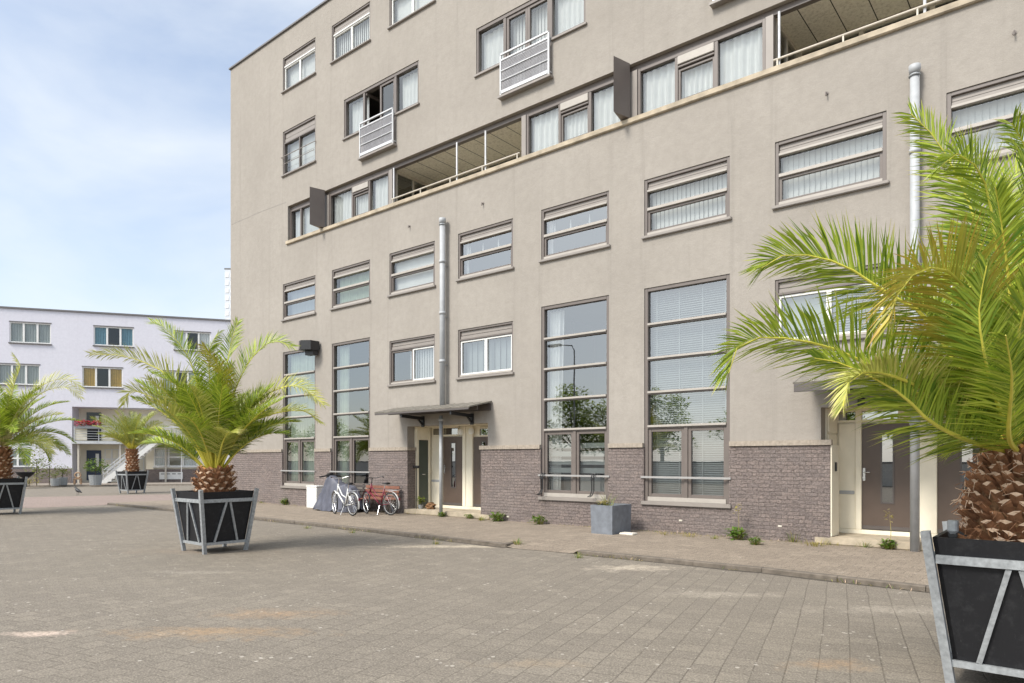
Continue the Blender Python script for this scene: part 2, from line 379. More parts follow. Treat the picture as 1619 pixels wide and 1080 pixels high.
OPEN = []   # stucco openings x0,x1,z0,z1
def cells(mb, xa, xb, za, zb, holes, y, depth, mi=0):
    xs = sorted({xa, xb, *[h[0] for h in holes], *[h[1] for h in holes]}); zs = sorted({za, zb, *[h[2] for h in holes], *[h[3] for h in holes]})
    xs = [x for x in xs if xa <= x <= xb]; zs = [z for z in zs if za <= z <= zb]
    inside = lambda x, z: any(h[0] < x < h[1] and h[2] < z < h[3] for h in holes)
    for i in range(len(xs) - 1):
        run = None
        for j in range(len(zs) - 1):
            solid = not inside((xs[i] + xs[i + 1]) / 2, (zs[j] + zs[j + 1]) / 2)
            if solid and run is None: run = zs[j]
            if run is not None and (not solid or j == len(zs) - 2):
                e = zs[j + 1] if solid else zs[j]
                mb.quad((xs[i], y, run), (xs[i + 1], y, run), (xs[i + 1], y, e), (xs[i], y, e), mi); run = None
    for x0, x1, z0, z1 in holes:
        a, b = max(x0, xa), min(x1, xb); c, d = max(z0, za), min(z1, zb)
        if c >= d: continue
        y1 = y + depth
        if x0 > xa: mb.quad((x0, y, c), (x0, y, d), (x0, y1, d), (x0, y1, c), mi)
        if x1 < xb: mb.quad((x1, y, c), (x1, y1, c), (x1, y1, d), (x1, y, d), mi)
        if z0 > za: mb.quad((a, y, z0), (a, y1, z0), (b, y1, z0), (b, y, z0), mi)
        if z1 < zb: mb.quad((a, y, z1), (b, y, z1), (b, y1, z1), (a, y1, z1), mi)

def curtain_mb(x0, x1, z0, z1, y, amp=.025, per=.13, rng=R, gather=0.0):
    mb = MB(); n = max(8, int((x1 - x0) / per * 8)); ph = rng.random() * 6
    cols = []
    for i in range(n + 1):
        x = x0 + (x1 - x0) * i / n; u = i / n * (x1 - x0) / per * 2 * math.pi
        yy = y + amp * math.sin(u + ph) + amp * .6 * math.sin(u * .37 + ph * 2)
        xb = x0 + (x1 - x0) * (i / n) * (1 - gather)
        cols.append(((x, yy, z1), (xb, y + 1.3 * amp * math.sin(u * 1.02 + ph), z0)))
    for i in range(n): mb.quad(cols[i][1], cols[i + 1][1], cols[i + 1][0], cols[i][0])
    return mb
def vblind_mb(x0, x1, z0, z1, y, w=.105):
    mb = MB(); n = max(2, int((x1 - x0) / w))
    for i in range(n):
        a = x0 + (x1 - x0) * i / n; b = a + (x1 - x0) / n * 1.05; tw = .012 + .008 * R.random()
        mb.quad((a, y + tw, z0), (b, y - tw, z0), (b, y - tw, z1), (a, y + tw, z1))
    return mb
def hblind_mb(x0, x1, z0, z1, y, p=.05):
    mb = MB(); n = int((z1 - z0) / p)
    for i in range(n):
        z = z0 + p * i; mb.quad((x0, y - .018, z + .006), (x1, y - .018, z + .006), (x1, y + .018, z + .046), (x0, y + .018, z + .046))
    for q in (.06, .36, .66, .94):
        xq = x0 + (x1 - x0) * q; mb.box(xq - .014, xq + .014, y - .024, y - .021, z0, z1)
    return mb

class Win:
    def __init__(s, x0, x1, z0, z1, fw=.07, frame='taupe_paint', light='taupe_light', y=.02):
        s.x0, s.x1, s.z0, s.z1, s.y = x0, x1, z0, z1, y
        s.mb = MB(); s.panes = MB(); s.mats = [frame, 'bar_light', 'white_paint', 'dark_taupe']; s.subs = []; s.fw = fw
        e = .002
        if fw:
            s.mb.bbox(x0 + e, x0 + fw, y, y + .1, z0 + e, z1 - e); s.mb.bbox(x1 - fw, x1 - e, y, y + .1, z0 + e, z1 - e)
            s.mb.bbox(x0 + fw, x1 - fw, y, y + .1, z1 - fw, z1 - e); s.mb.bbox(x0 + fw, x1 - fw, y, y + .1, z0 + e, z0 + fw)
    def sill(s, h=.07, out=.07, ext=.05, mat='taupe_light'):
        mb = MB(); mb.bbox(s.x0 - ext, s.x1 + ext, -out, s.y + .04, s.z0 - h, s.z0 - .003, .012); s.subs.append((mb, 'sill', mat)); return s
    def hbar(s, z, h=.06, mi=0, x0=None, x1=None, dy=0):
        s.mb.bbox((x0 or s.x0 + s.fw), (x1 or s.x1 - s.fw), s.y - dy, s.y + .095, z - h / 2, z + h / 2, .006, mi); return s
    def vbar(s, x, w=.07, z0=None, z1=None, mi=0):
        s.mb.bbox(x - w / 2, x + w / 2, s.y + .003, s.y + .096, z0 or s.z0 + s.fw, z1 or s.z1 - s.fw, .006, mi); return s
    def sash(s, x0, x1, z0, z1, w=.055, mi=0, y=None):
        y = s.y + .03 if y is None else y
        s.mb.bbox(x0, x0 + w, y, y + .06, z0, z1, .005, mi); s.mb.bbox(x1 - w, x1, y, y + .06, z0, z1, .005, mi)
        s.mb.bbox(x0 + w, x1 - w, y, y + .06, z1 - w, z1, .005, mi); s.mb.bbox(x0 + w, x1 - w, y, y + .06, z0, z0 + w, .005, mi); return s
    def box(s, z0, z1, mats='taupe_light'):
        mb = MB(); a, b = s.x0 + s.fw, s.x1 - s.fw; h = z1 - z0
        mb.bbox(a, b, s.y + .03, s.y + .14, z0, z0 + h * .42, .008); mb.bbox(a, b, s.y + .05, s.y + .14, z0 + h * .47, z1, .008)
        mb.box(a, b, s.y + .075, s.y + .14, z0 + h * .42, z0 + h * .47, 1)
        s.subs.append((mb, 'shutter_box', [mats, 'dark_taupe'])); return s
    def pane(s, x0, x1, z0, z1):
        y = s.y + .07; s.panes.quad((x0, y, z0), (x1, y, z0), (x1, y, z1), (x0, y, z1)); return s
    def inside(s, mb, name, mat): s.subs.append((mb, name, mat)); return s
    def done(s, gl='glass', label=None):
        o = bp(s.mb, 'window', s.mats)
        if label: o['label'] = label
        if s.panes.f: bp(s.panes, 'pane', gl, o)
        for mb, n, m in s.subs: bp(mb, n, m, o)
        return o

cx0 = [xT(i) for i in range(10)]; cx1 = [xT(i + .683) for i in range(10)]
# --- second-row windows with a transom
zb, zt = zk(-.22734) + .07, zk(-.28867)
R2 = ['grey', 'green', 'roll', 'clear', 'clear', 'vert', 'vert', 'vert', 'roll']
for i in range(9):
    OPEN.append((cx0[i], cx1[i], zb, zt)); w = Win(cx0[i], cx1[i], zb, zt); w.sill()
    a, b = w.x0 + .07, w.x1 - .07; zc = zb + (zt - zb) * .47
    w.box(zt - .25, zt - .07); w.hbar(zt - .27, .05, 1, dy=.01); w.hbar(zc, .07, 1, dy=.012)
    w.sash(a, b, zb + .07, zc - .035); w.pane(a, b, zc + .03, zt - .29); w.pane(a + .05, b - .05, zb + .12, zc - .09); w.hbar(zb + .045, .06, 1, dy=.012)
    k = R2[i]
    if k == 'vert': w.inside(vblind_mb(a, b, zb + .08, zt - .26, .26), 'blind', 'curtain_white')
    if k == 'green': w.inside(curtain_mb(a, b, zb + .05, zt - .2, .26), 'curtain', 'curtain_green')
    if k == 'roll': w.inside(curtain_mb(a, b, zb + .05, zt - .2, .22, .004, .6), 'blind', 'curtain_white')
    if k == 'grey': w.inside(curtain_mb(a, b, zb + .05, zt - .2, .3, .01, .4), 'curtain', 'blind_grey')
    if k == 'clear':
        m = MB()
        for q in (.12, .38, .68): m.tube([(a + (b - a) * q, .2, zc + .05), (a + (b - a) * q, .2, zc + .19), (a + (b - a) * q, .2, zc + .33)], [.03, .022, .006], 8)
        w.inside(m, 'window_ornament', 'curtain_white')
        w.inside(curtain_mb(a, a + .12, zb + .05, zt - .2, .26), 'curtain', 'curtain_white')
    w.done('glass_high' if k in ('clear', 'grey') else 'glass_mid')
# --- top row
zb5, zt5 = zk(-.602) + .06, zk(-.6605)
for i in range(9):
    OPEN.append((cx0[i], cx1[i], zb5, zt5)); w = Win(cx0[i], cx1[i], zb5, zt5, .06); w.sill(.06)
    a, b = w.x0 + .06, w.x1 - .06; m = (a + b) / 2
    w.box(zt5 - .33, zt5 - .06); w.hbar(zt5 - .35, .05, 2)
    w.sash(a, m, zb5 + .06, zt5 - .37, .045, 2); w.sash(m, b, zb5 + .06, zt5 - .37, .045, 2)
    w.pane(a + .04, m - .04, zb5 + .1, zt5 - .41); w.pane(m + .04, b - .04, zb5 + .1, zt5 - .41)
    w.inside(curtain_mb(a, b, zb5 + .06, zt5 - .3, .24, .006, .5) if i % 2 == 0 else vblind_mb(a, b, zb5 + .06, zt5 - .3, .24), 'blind', 'curtain_white')
    w.done('glass_mid')
# --- fourth floor: railed window and wide windows with a railed door
zb4, zt4 = zk(-.4646) + .06, zk(-.539)
OPEN.append((cx0[0], cx1[0], zb4, zt4)); w = Win(cx0[0], cx1[0], zb4, zt4); w.sill(.06)
a, b = w.x0 + .07, w.x1 - .07; m = (a + b) / 2
w.box(zt4 - .42, zt4 - .07); w.hbar(zt4 - .44, .05); w.vbar(m, .06, zb4 + .07, zt4 - .46); w.pane(a, b, zb4 + .07, zt4 - .46)
w.inside(curtain_mb(a, b, zb4 + .06, zt4 - .4, .26, .004, .7), 'blind', 'curtain_white')
g = MB(); g.tube([(w.x0 - .03, .01, zb4 + .66), (w.x0 - .03, -.06, zb4 + .66), (w.x1 + .03, -.06, zb4 + .66), (w.x1 + .03, .01, zb4 + .66)], .014, 8); g.tube([(w.x0, -.05, zb4 + .38), (w.x1, -.05, zb4 + .38)], .010, 8)
w.inside(g, 'guard_rail', 'taupe_light'); w.done('glass_mid')
zbw, ztw = zk(-.4772) + .06, zk(-.538); zjb = zk(-.4346)
for j in range(4):
    t0 = 1.226 + 2.01 * j; x0, x1 = xT(t0), xT(t0 + 1.222); d0, d1 = xT(t0 + .325), xT(t0 + .875)
    OPEN.append((x0, x1, zbw, ztw)); OPEN.append((d0, d1, zjb + .07, zbw + .0001))
    w = Win(x0, x1, zbw, ztw, 0); e = .002; fw = .07
    w.mb.bbox(x0 + e, x0 + fw, .02, .12, zbw + e, ztw - e); w.mb.bbox(x1 - fw, x1 - e, .02, .12, zbw + e, ztw - e); w.mb.bbox(x0 + fw, x1 - fw, .02, .12, ztw - .1, ztw - e)
    w.mb.bbox(x0 + fw, d0, .02, .12, zbw + e, zbw + .07); w.mb.bbox(d1, x1 - fw, .02, .12, zbw + e, zbw + .07)
    w.vbar(d0 + .05, .1, zjb + .07, ztw - .1); w.vbar(d1 - .05, .1, zjb + .07, ztw - .1); dm = (d0 + d1) / 2
    a, b = x0 + fw, x1 - fw
    w.pane(a, d0, zbw + .07, ztw - .1); w.pane(d1, b, zbw + .07, ztw - .1)
    if j == 0:
        w.sash(dm, d1 - .1, zjb + .09, ztw - .1, .08); w.pane(dm + .08, d1 - .18, zjb + .17, ztw - .18)
        # left leaf stands open into the room
        w.mb.bbox(d0 + .1, d0 + .16, .06, .75, zjb + .09, zjb + .18); w.mb.bbox(d0 + .1, d0 + .16, .06, .75, ztw - .19, ztw - .1); w.mb.bbox(d0 + .1, d0 + .16, .67, .75, zjb + .18, ztw - .19)
    else:
        w.sash(d0 + .1, dm, zjb + .09, ztw - .1, .08); w.sash(dm, d1 - .1, zjb + .09, ztw - .1, .08)
        w.pane(d0 + .18, dm - .08, zjb + .17, ztw - .18); w.pane(dm + .08, d1 - .18, zjb + .17, ztw - .18)
        w.inside(vblind_mb(d0 + .12, d1 - .12, zjb + .1, ztw - .12, .3), 'blind', 'curtain_white')
    w.inside(curtain_mb(a, d0 + .02, zbw + .03, ztw - .1, .27, .02, .2), 'curtain', 'curtain_white'); w.inside(curtain_mb(d1, b, zbw + .03, ztw - .1, .27, .02, .16), 'curtain', 'curtain_white')
    for ar in ((x0 - .05, d0 - .001, -.06, .06, zbw - .06, zbw - .003), (d1 + .001, x1 + .05, -.06, .06, zbw - .06, zbw - .003), (d0 - .06, d1 + .06, -.16, .06, zjb, zjb + .067)): w.inside(MB().bbox(*ar), 'sill', 'taupe_light')
    w.done('glass_mid')
    rl = MB(); y0 = -.14; rx0, rx1 = xT(t0 + .335), xT(t0 + .873); zt_ = zk(-.4853)
    for xx in (rx0, rx1): rl.bbox(xx - .025, xx + .025, y0, y0 + .05, zjb + .06, zt_); rl.bar((xx, y0 + .05, zt_ - .1), (xx, .02, zt_ - .1), .03); rl.bar((xx, y0 + .05, zjb + .16), (xx, .02, zjb + .16), .03)
    rl.bbox(rx0, rx1, y0 - .005, y0 + .045, zt_ - .005, zt_ + .045); rl.bbox(rx0, rx1, y0 + .002, y0 + .03, zt_ - .16, zt_ - .11); rl.bbox(rx0, rx1, y0, y0 + .04, zjb + .1, zjb + .19)
    ph = zt_ - .16 - zjb - .19
    for q in (.33, .66): rl.bbox(rx0, rx1, y0 - .004, y0 + .018, zjb + .19 + ph * q - .014, zjb + .19 + ph * q + .014)
    ra = bp(rl, 'balcony_railing', 'steel_white'); pm = MB(); n = 22
    for q in range(n):
        z = zjb + .2 + ph * q / n; pm.box(rx0 + .026, rx1 - .026, y0 + .02, y0 + .026, z, z + ph / n * .62)
    bp(pm, 'perforated_panel', 'perforated', ra)
# --- first-floor windows above the entrances
for i in (2, 3, 6, 7):
    z0, z1 = zk(-.102) + .07, zk(-.166 if i < 6 else -.1635); OPEN.append((cx0[i], cx1[i], z0, z1)); w = Win(cx0[i], cx1[i], z0, z1, .06); w.sill()
    a, b = w.x0 + .06, w.x1 - .06; m = (a + b) / 2
    w.box(z1 - .28, z1 - .06); w.hbar(z1 - .30, .05, 0)
    w.sash(a, m, z0 + .06, z1 - .33, .05, 0 if i == 2 else 2); w.sash(m, b, z0 + .06, z1 - .33, .05, 2)
    w.pane(a + .05, m - .05, z0 + .11, z1 - .38); w.pane(m + .05, b - .05, z0 + .11, z1 - .38); w.hbar(z0 + .04, .055, 1, dy=.012)
    if i == 2: w.inside(vblind_mb(m - .35, b, z0 + .06, z1 - .3, .26), 'blind', 'curtain_white')
    if i == 3: w.inside(vblind_mb(a, b, z0 + .06, z1 - .3, .3, .2), 'blind', 'blind_grey')
    if i >= 6: w.inside(hblind_mb(m, b, z0 + .06, z1 - .3, .26), 'blind', 'blind_grey'); w.inside(curtain_mb(a + .05, m - .05, z0 + .3, z1 - .36, .3, .003, .5), 'curtain', 'curtain_green')
    w.done('glass')
# --- tall windows
TZ0, TZ1 = zk(.0459) + .09, zk(-.1768)
bars = [ZP + 4.79, ZP + 4.0, ZP + 3.21, ZP + 2.42]
for i in (0, 1, 4, 5, 8):
    OPEN.append((cx0[i], cx1[i], TZ0, TZ1)); w = Win(cx0[i], cx1[i], TZ0, TZ1, .085); w.sill(.09, .09)
    a, b = w.x0 + .085, w.x1 - .085; m = (a + b) / 2
    for z in bars: w.hbar(z, .085, 0); w.mb.bbox(a, b, -.012, .02, z - .012, z + .04, .006, 1)
    zs = [TZ1 - .085] + bars
    for q in range(4): w.pane(a, b, zs[q + 1] + .042, zs[q] - (.042 if q else 0))
    zl = bars[-1] - .042; w.hbar(TZ0 + .05, .1, 1, dy=.02); w.vbar(m, .09, TZ0 + .1, zl)
    for s0, s1 in ((a, m - .045), (m + .045, b)): w.sash(s0, s1, TZ0 + .1, zl, .075); w.pane(s0 + .07, s1 - .07, TZ0 + .17, zl - .07)
    g = MB(); zr = ZP + 1.255; g.bar((w.x0 - .06, -.05, zr), (w.x1 + .04, -.05, zr), .03, .045); g.box(w.x0 - .05, w.x0 - .02, -.05, .01, zr - .02, zr + .02); g.box(w.x1 - .01, w.x1 + .02, -.05, .01, zr - .02, zr + .02)
    w.inside(g, 'guard_rail', 'rail_grey')
    if i == 5: w.inside(hblind_mb(a, b, TZ0 + .1, TZ1 - .1, .28), 'blind', 'blind_grey')
    elif i == 4:
        w.inside(curtain_mb(a, a + .42, TZ0 + .1, TZ1 - .1, .30, .035, .12, gather=.25), 'curtain', 'curtain_white')
        w.inside(MB().box(a, b, .9, 1.3, TZ0, TZ0 + .5), 'cupboard', 'curtain_white')
        hb = MB()
        for q in range(4): hb.box(a, b, .21, .215, TZ0 + .62 + q * .21, TZ0 + .75 + q * .21)
        w.inside(hb, 'privacy_film', 'blind_grey')
    elif i == 0: w.inside(curtain_mb(a, b, TZ0 + .1, TZ1 - .1, .30, .03, .16), 'curtain', 'curtain_green')
    else:
        w.inside(curtain_mb(a, a + .5, TZ0 + .1, TZ1 - .1, .30, .03, .15, gather=.2), 'curtain', 'curtain_green')
    w.done('glass' if i != 5 else 'glass')
# --- loggia band
BZ0, BZ1 = zk(-.35118) + .13, zk(-.4140); BT0, BT1 = xT(.107), xT(9.3)
OPEN.append((BT0, BT1, BZ0, BZ1)); yb = .10
sl = MB(); sl.bbox(BT0 - .06, BT1, -.07, .30, BZ0 - .13, BZ0 - .002, .015); bp(sl, 'band_sill', 'sill_concrete')
hd = MB(); hd.box(BT0, BT1, .12, .26, BZ1 - .13, BZ1 - .003); bp(hd, 'band_header', 'taupe_paint')
BH = BZ1 - .13
def bandwin(t0, t1, divs, midbox=None, curt='curtain_white'):
    x0, x1 = xT(t0), xT(t1); w = Win(x0, x1, BZ0, BH, .07, y=yb); xs = [x0] + [xT(d) for d in divs] + [x1]
    for d in xs[1:-1]: w.vbar(d, .08)
    for q in range(len(xs) - 1):
        a, b = xs[q] + (.07 if q == 0 else .04), xs[q + 1] - (.07 if q == len(xs) - 2 else .04); zt_ = BH - .07
        if q == midbox: w.mb.bbox(a, b, yb - .03, yb + .1, BH - .27, BH - .08, .01, 1); w.mb.bbox(a, b, yb - .01, yb + .1, BH - .34, BH - .29, .01, 0); zt_ = BH - .36; w.sash(a, b, BZ0 + .07, zt_, .05, y=yb + .03)
        w.pane(a, b, BZ0 + .07, zt_)
        w.inside(curtain_mb(a - .02, b + .02, BZ0 + .03, BH - .05, yb + .2, .025, .13 if q % 2 else .18), 'curtain', curt)
    w.done('glass_mid')
bandwin(.107, .72, [.33]); bandwin(.907, 1.96, [1.328, 1.627], 1); bandwin(3.81, 4.79, [4.17, 4.478], 1)
bandwin(4.925, 5.925, [5.253, 5.566], 1); bandwin(7.77, 8.75, [8.1, 8.4], 1)
for ta, tb in ((.72, .905), (1.962, 2.013), (3.758, 3.808), (4.792, 4.923), (5.927, 5.98), (7.718, 7.768), (8.752, 9.3)):
    m = MB(); m.box(xT(ta) + .002, xT(tb) - .002, yb - .02, yb + .14, BZ0, BH); bp(m, 'jamb_panel', 'taupe_light')
for tb in (.87, 4.876, 8.83):
    x = xT(tb); m = MB(); m.prism([(x - .235, -.01), (x, -.01), (x - .135, -.53)], BZ0 + .02, BZ1 + .02); bp(m, 'sunshade_fin', 'dark_taupe' if False else 'taupe_paint')
def loggia(t0, t1, poles, rail0):
    x0, x1 = xT(t0), xT(t1); yd = 1.68; fz = 8.95
    c = MB(); c.box(x0 - .05, x1 + .05, .26, yd + .3, BH + .002, BH + .2); bp(c, 'loggia_ceiling', 'woodwool_ceiling')
    f = MB(); f.box(x0, x1, .3, yd + .3, fz - .2, fz); f.box(x1, x1 + .1, .31, yd + .2, fz, BH); f.box(x0, x1, .301, .33, fz, BZ0 - .14); bp(f, 'loggia_floor', 'cream_paint')
    b = Win(x0, x1, fz, BH, .1, frame='rail_beige', y=yd); n = 4
    for q in range(1, n): b.vbar(x0 + (x1 - x0) * q / n, .1)
    b.hbar(BZ0 + .1, .06)
    b.pane(x0 + .1, x1 - .1, fz + .1, BH - .1); b.inside(curtain_mb(x0 + (x1 - x0) * .24, x0 + (x1 - x0) * .9, fz, BH - .1, yd + .16), 'curtain', 'blind_grey'); b.done('glass_low')
    s = MB(); yy = [.26, .3, .96, 1.02, yd - .06, yd]
    for k in (0, 2, 4): s.box(x0 - .06, x0 + .0, yy[k], yy[k + 1], fz, BH)
    s.box(x0 - .061, x0 + .001, .26, yd, BH - .08, BH - .001)
    so = bp(s, 'loggia_partition', 'rail_beige'); p = MB(); p.quad((x0 - .03, .3, fz), (x0 - .03, yd, fz), (x0 - .03, yd, BH - .08), (x0 - .03, .3, BH - .08)); bp(p, 'pane', 'glass', so)
    r = MB(); zr = BZ0 + .17; r.tube([(x0 + .02, .03, zr), (x1 - .02, .03, zr)], .022, 8); k = int((x1 - x0) / 1.25)
    for q in range(k + 1): xx = x0 + .1 + (x1 - x0 - .2) * q / k; r.bar((xx, .03, BZ0 - .02), (xx, .03, zr), .03)
    ro = bp(r, 'loggia_railing', 'rail_beige')
    for tt in poles: pm = MB(); pm.tube([(xT(tt), .08, BZ0 - .02), (xT(tt), .08, BH)], .028, 8); bp(pm, 'loggia_post', 'steel_white')
loggia(2.013, 3.758, [2.04, 2.96, 3.33], 0); loggia(5.98, 7.718, [6.02, 6.885], 0)
# --- entrances
EN = []
def entrance(pxl, t_r, pxcorner, px, py_door, py_tr, doors, canopy):
    xl = wx(pxl); xr = xT(t_r) if t_r < 20 else wx(t_r); zt = zk(-.0458)
    OPEN.append((xl, xr, ZP - .02, zt))
    r = ray(pxcorner, 700); yd = (xl + .03) * r.y / r.x - D
    X = lambda p: wx(p, yd)
    Z = lambda p, y: wz(p, y, yd)
    mb = MB()
    mb.box(xl - .1, xl + .03, .301, yd + .1, ZP, zt + .05); mb.box(xr - .03, xr + .1, .301, yd + .1, ZP, zt + .05); mb.box(xl - .1, xr + .1, .301, yd + .1, zt + .002, zt + .12)
    er = bp(mb, 'entrance_recess', 'cream_paint')
    fr = MB(); fr.box(xl + .03, xr - .03, yd + .03, yd + .2, ZP, zt)
    bp(fr, 'entrance_wall', 'cream_paint')
    stp = MB(); stp.bbox(xl - .12, xr + .1, -.045, yd + .03, ZP, ZP + .145, .015); bp(stp, 'door_step', 'sill_concrete')
    thr = MB(); thr.bbox(xl + .031, xr - .031, yd - .06, yd + .028, ZP + .146, ZP + .235, .008); bp(thr, 'threshold', 'cream_paint')
    zd0 = ZP + .236
    for kind, a, b, extra in doors:
        xa, xb = X(a), X(b)
        if kind == 'panel':
            p = MB(); p.bbox(xa, xb, yd - .015, yd + .03, zd0, Z(a, py_door) , .01); po = bp(p, 'side_panel', 'cream_paint')
            s = MB(); zs = Z(a, extra); s.bbox(xa + .02, xb - .02, yd - .03, yd - .014, zs - .035, zs + .035, .006); bp(s, 'letter_slot', 'pipe_zinc', po)
        if kind == 'post':
            p = MB(); p.bbox(xa, xb, yd - .05, yd + .03, zd0, zt - .002, .01); bp(p, 'door_post', 'cream_paint')
        if kind == 'door':
            zdt = Z(a, py_door); p = MB(); p.bbox(xa, xb, yd - .012, yd + .02, zd0 + .01, zdt, .008); do = bp(p, 'door', 'door_brown')
            kb = MB(); kb.bbox(xa + .01, xb - .01, yd - .03, yd - .011, zd0 + .015, zd0 + .09, .006); bp(kb, 'kick_rail', 'dark_taupe', do)
            g0, g1, gy0, gy1, hx, hy = extra
            gl = MB(); gx0, gx1 = X(g0), X(g1); gz1, gz0 = Z(g0, gy0), Z(g0, gy1)
            fm = MB(); 
            for (q0, q1, w0, w1) in ((gx0 - .03, gx0, gz0 - .03, gz1 + .03), (gx1, gx1 + .03, gz0 - .03, gz1 + .03), (gx0, gx1, gz1, gz1 + .03), (gx0, gx1, gz0 - .03, gz0)): fm.box(q0, q1, yd - .022, yd - .010, w0, w1)
            bp(fm, 'window_frame', 'dark_taupe', do)
            gl.box(gx0, gx1, yd - .016, yd - .011, gz0, gz1); bp(gl, 'pane', 'glass_door', do)
            if hx:
                h = MB(); hxx, hzz = X(hx), Z(hx, hy); h.bbox(hxx - .022, hxx + .022, yd - .024, yd - .011, hzz - .13, hzz + .13, .006); h.tube([(hxx, yd - .02, hzz + .04), (hxx, yd - .065, hzz + .04), (hxx + .12, yd - .065, hzz + .04)], .011, 8); h.bbox(hxx - .03, hxx + .03, yd - .05, yd - .02, hzz - .09, hzz - .05, .01); bp(h, 'door_handle', 'chrome', do)
            lk = MB(); lk.quad((xa + .002, yd - .013, zdt), (xb - .002, yd - .013, zdt), (xb - .002, yd - .013, zdt + .004), (xa, yd - .013, zdt + .004))
        if kind == 'transom':
            z1, z0 = Z(a, py_tr[0]), Z(a, py_tr[1]); p = MB()
            p.bbox(xa - .04, xb + .04, yd - .02, yd + .028, z1, z1 + .05, .006); p.bbox(xa - .04, xb + .04, yd - .02, yd + .028, z0 - .05, z0, .006); p.bbox(xa - .04, xa, yd - .02, yd + .028, z0, z1, .006); p.bbox(xb, xb + .04, yd - .02, yd + .028, z0, z1, .006)
            to = bp(p, 'transom', 'cream_paint'); g = MB(); g.box(xa, xb, yd + .012, yd + .02, z0, z1); bp(g, 'pane', 'glass_door', to)
        if kind == 'bracket_lamp':
            p = MB(); xx, zz = X(a), Z(a, b); p.bbox(xx - .1, xx + .1, yd - .10, yd - .021, zz - .09, zz + .09, .03); lo = bp(p, 'door_lamp', 'curtain_white')
    return xl, xr, yd, zt
E1 = entrance(644, 771.3, 681, None, 691, (678, 688), [
    ('panel', 682.5, 699.5, 760), ('post', 699.6, 701, 0), ('door', 701.2, 732.2, (714.4, 720.4, 701, 770, 703.2, 742)), ('post', 732.4, 737.8, 0), ('post', 738.2, 748.8, 0), ('transom', 685, 724, 0),
    ('door', 749.2, 780, (762, 768, 699, 770, 0, 0)), ('transom', 759, 778, 0), ('bracket_lamp', 730, 683, 0), ('bracket_lamp', 747, 682, 0)], None)
E2 = entrance(1298, 7.42, 1322, None, 670, (652, 665), [
    ('panel', 1326, 1353, 778), ('post', 1353.2, 1362.6, 0), ('door', 1363, 1442, (1395, 1411.6, 687, 794, 1366.5, 750)), ('post', 1442.2, 1482, 0), ('door', 1482.5, 1561, (1521, 1538, 690, 795, 0, 0)), ('transom', 1326, 1420, 0), ('transom', 1455, 1540, 0), ('post', 1561.5, 1580, 0)], None)
# green side door of the first entrance, in the left cheek of the recess
xl, xr, yd, zt = E1
m = MB(); m.bbox(xl + .031, xl + .06, .42, yd - .14, ZP + .15, ZP + 2.28, .006); gd = bp(m, 'door', 'door_green'); gd['label'] = 'dark green side door'
m = MB(); m.bbox(xl + .032, xl + .075, .33, .42, ZP + .15, zt - .004); m.bbox(xl + .032, xl + .075, yd - .14, yd - .05, ZP + .15, zt - .004); m.bbox(xl + .032, xl + .07, .42, yd - .14, ZP + 2.285, zt - .005); bp(m, 'door_post', 'cream_paint')
m = MB(); m.tube([(xl + .06, .52, ZP + 1.2), (xl + .12, .52, ZP + 1.2), (xl + .12, .64, ZP + 1.2)], .012, 8); bp(m, 'door_handle', 'chrome', gd)
m = MB(); xl2, xr2, yd2, zt2 = E2; m.bbox(xl2 + .032, xl2 + .06, .34, yd2 - .03, ZP + 2.2, zt2 - .004); m.bbox(xl2 + .032, xl2 + .055, .34, yd2 - .03, ZP + .15, ZP + 2.17); bp(m, 'side_panel', 'cream_paint')
# --- stucco wall, hull, brick plinth with its coping
mb = MB(); cells(mb, XC, XE, ZP - .15, ZR, OPEN, 0.0, .30)
yB = 11.0
mb.quad((XC, 0, ZP - .15), (XC, 0, ZR), (XC, yB, ZR), (XC, yB, ZP - .15)); mb.quad((XE, 0, ZP - .15), (XE, yB, ZP - .15), (XE, yB, ZR), (XE, 0, ZR)); mb.quad((XC, yB, ZP - .15), (XC, yB, ZR), (XE, yB, ZR), (XE, yB, ZP - .15))
bp(mb, 'wall', 'stucco')
m = MB(); m.box(XC - .01, XE, -.001 + .004, yB, ZR - .05, ZR - .002); m.bbox(XC - .06, XE, -.06, .25, ZR + .001, ZR + .07); bp(m, 'roof', 'metal_trim')
m = MB(); m.box(XC + .1, XE - .1, 3.2, 3.3, ZP, ZR - .1)
for z in (3.0 - .05, 5.75, 8.75, 11.35, 14.3): m.box(XC + .1, XE - .1, (.32 if z not in (8.75, 3.0 - .05, 11.35) else 2.05), 3.2, z, z + .15)
for i in range(10): xx = xT(i - .16); m.box(xx - .05, xx + .05, 2.1, 3.2, ZP, ZR - .1)
bp(m, 'interior_wall', 'interior')
tall = [(cx0[i] + .004, cx1[i] - .004, TZ0 - .095, 9) for i in (0, 1, 4, 5, 8)]
ph = [*tall, (wx(645.5), wx(761.5), ZP - .2, 9), (wx(1313), xT(7.35), ZP - .2, 9)]
ZC = zk(-.0130)
BR = [(XC - .03, ph[-2][0]), (ph[-2][1], ph[-1][0]), (ph[-1][1], XE)]
for k, (a, b) in enumerate(BR):
    mb = MB(); cells(mb, a, b, ZP - .15, ZC, [h for h in ph[:-2] if a < h[0] < b], -.035, .34)
    for xq in (a, b): mb.quad((xq, -.035, ZP - .15), (xq, -.035, ZC), (xq, .30 if 0 < abs(xq - XC) - .04 else yB, ZC), (xq, .30 if 0 < abs(xq - XC) - .04 else yB, ZP - .15))
    bp(mb, 'brick_plinth', 'brick')
runs = []; cur = XC - .05
for a, b in sorted([(h[0], h[1]) for h in ph]) + [(XE, XE)]:
    ent = a in (ph[-1][0], ph[-2][0]); runs.append((cur, a + (.035 if ent else -.012))); cur = b + (-.035 if b in (ph[-1][1], ph[-2][1]) else .012)
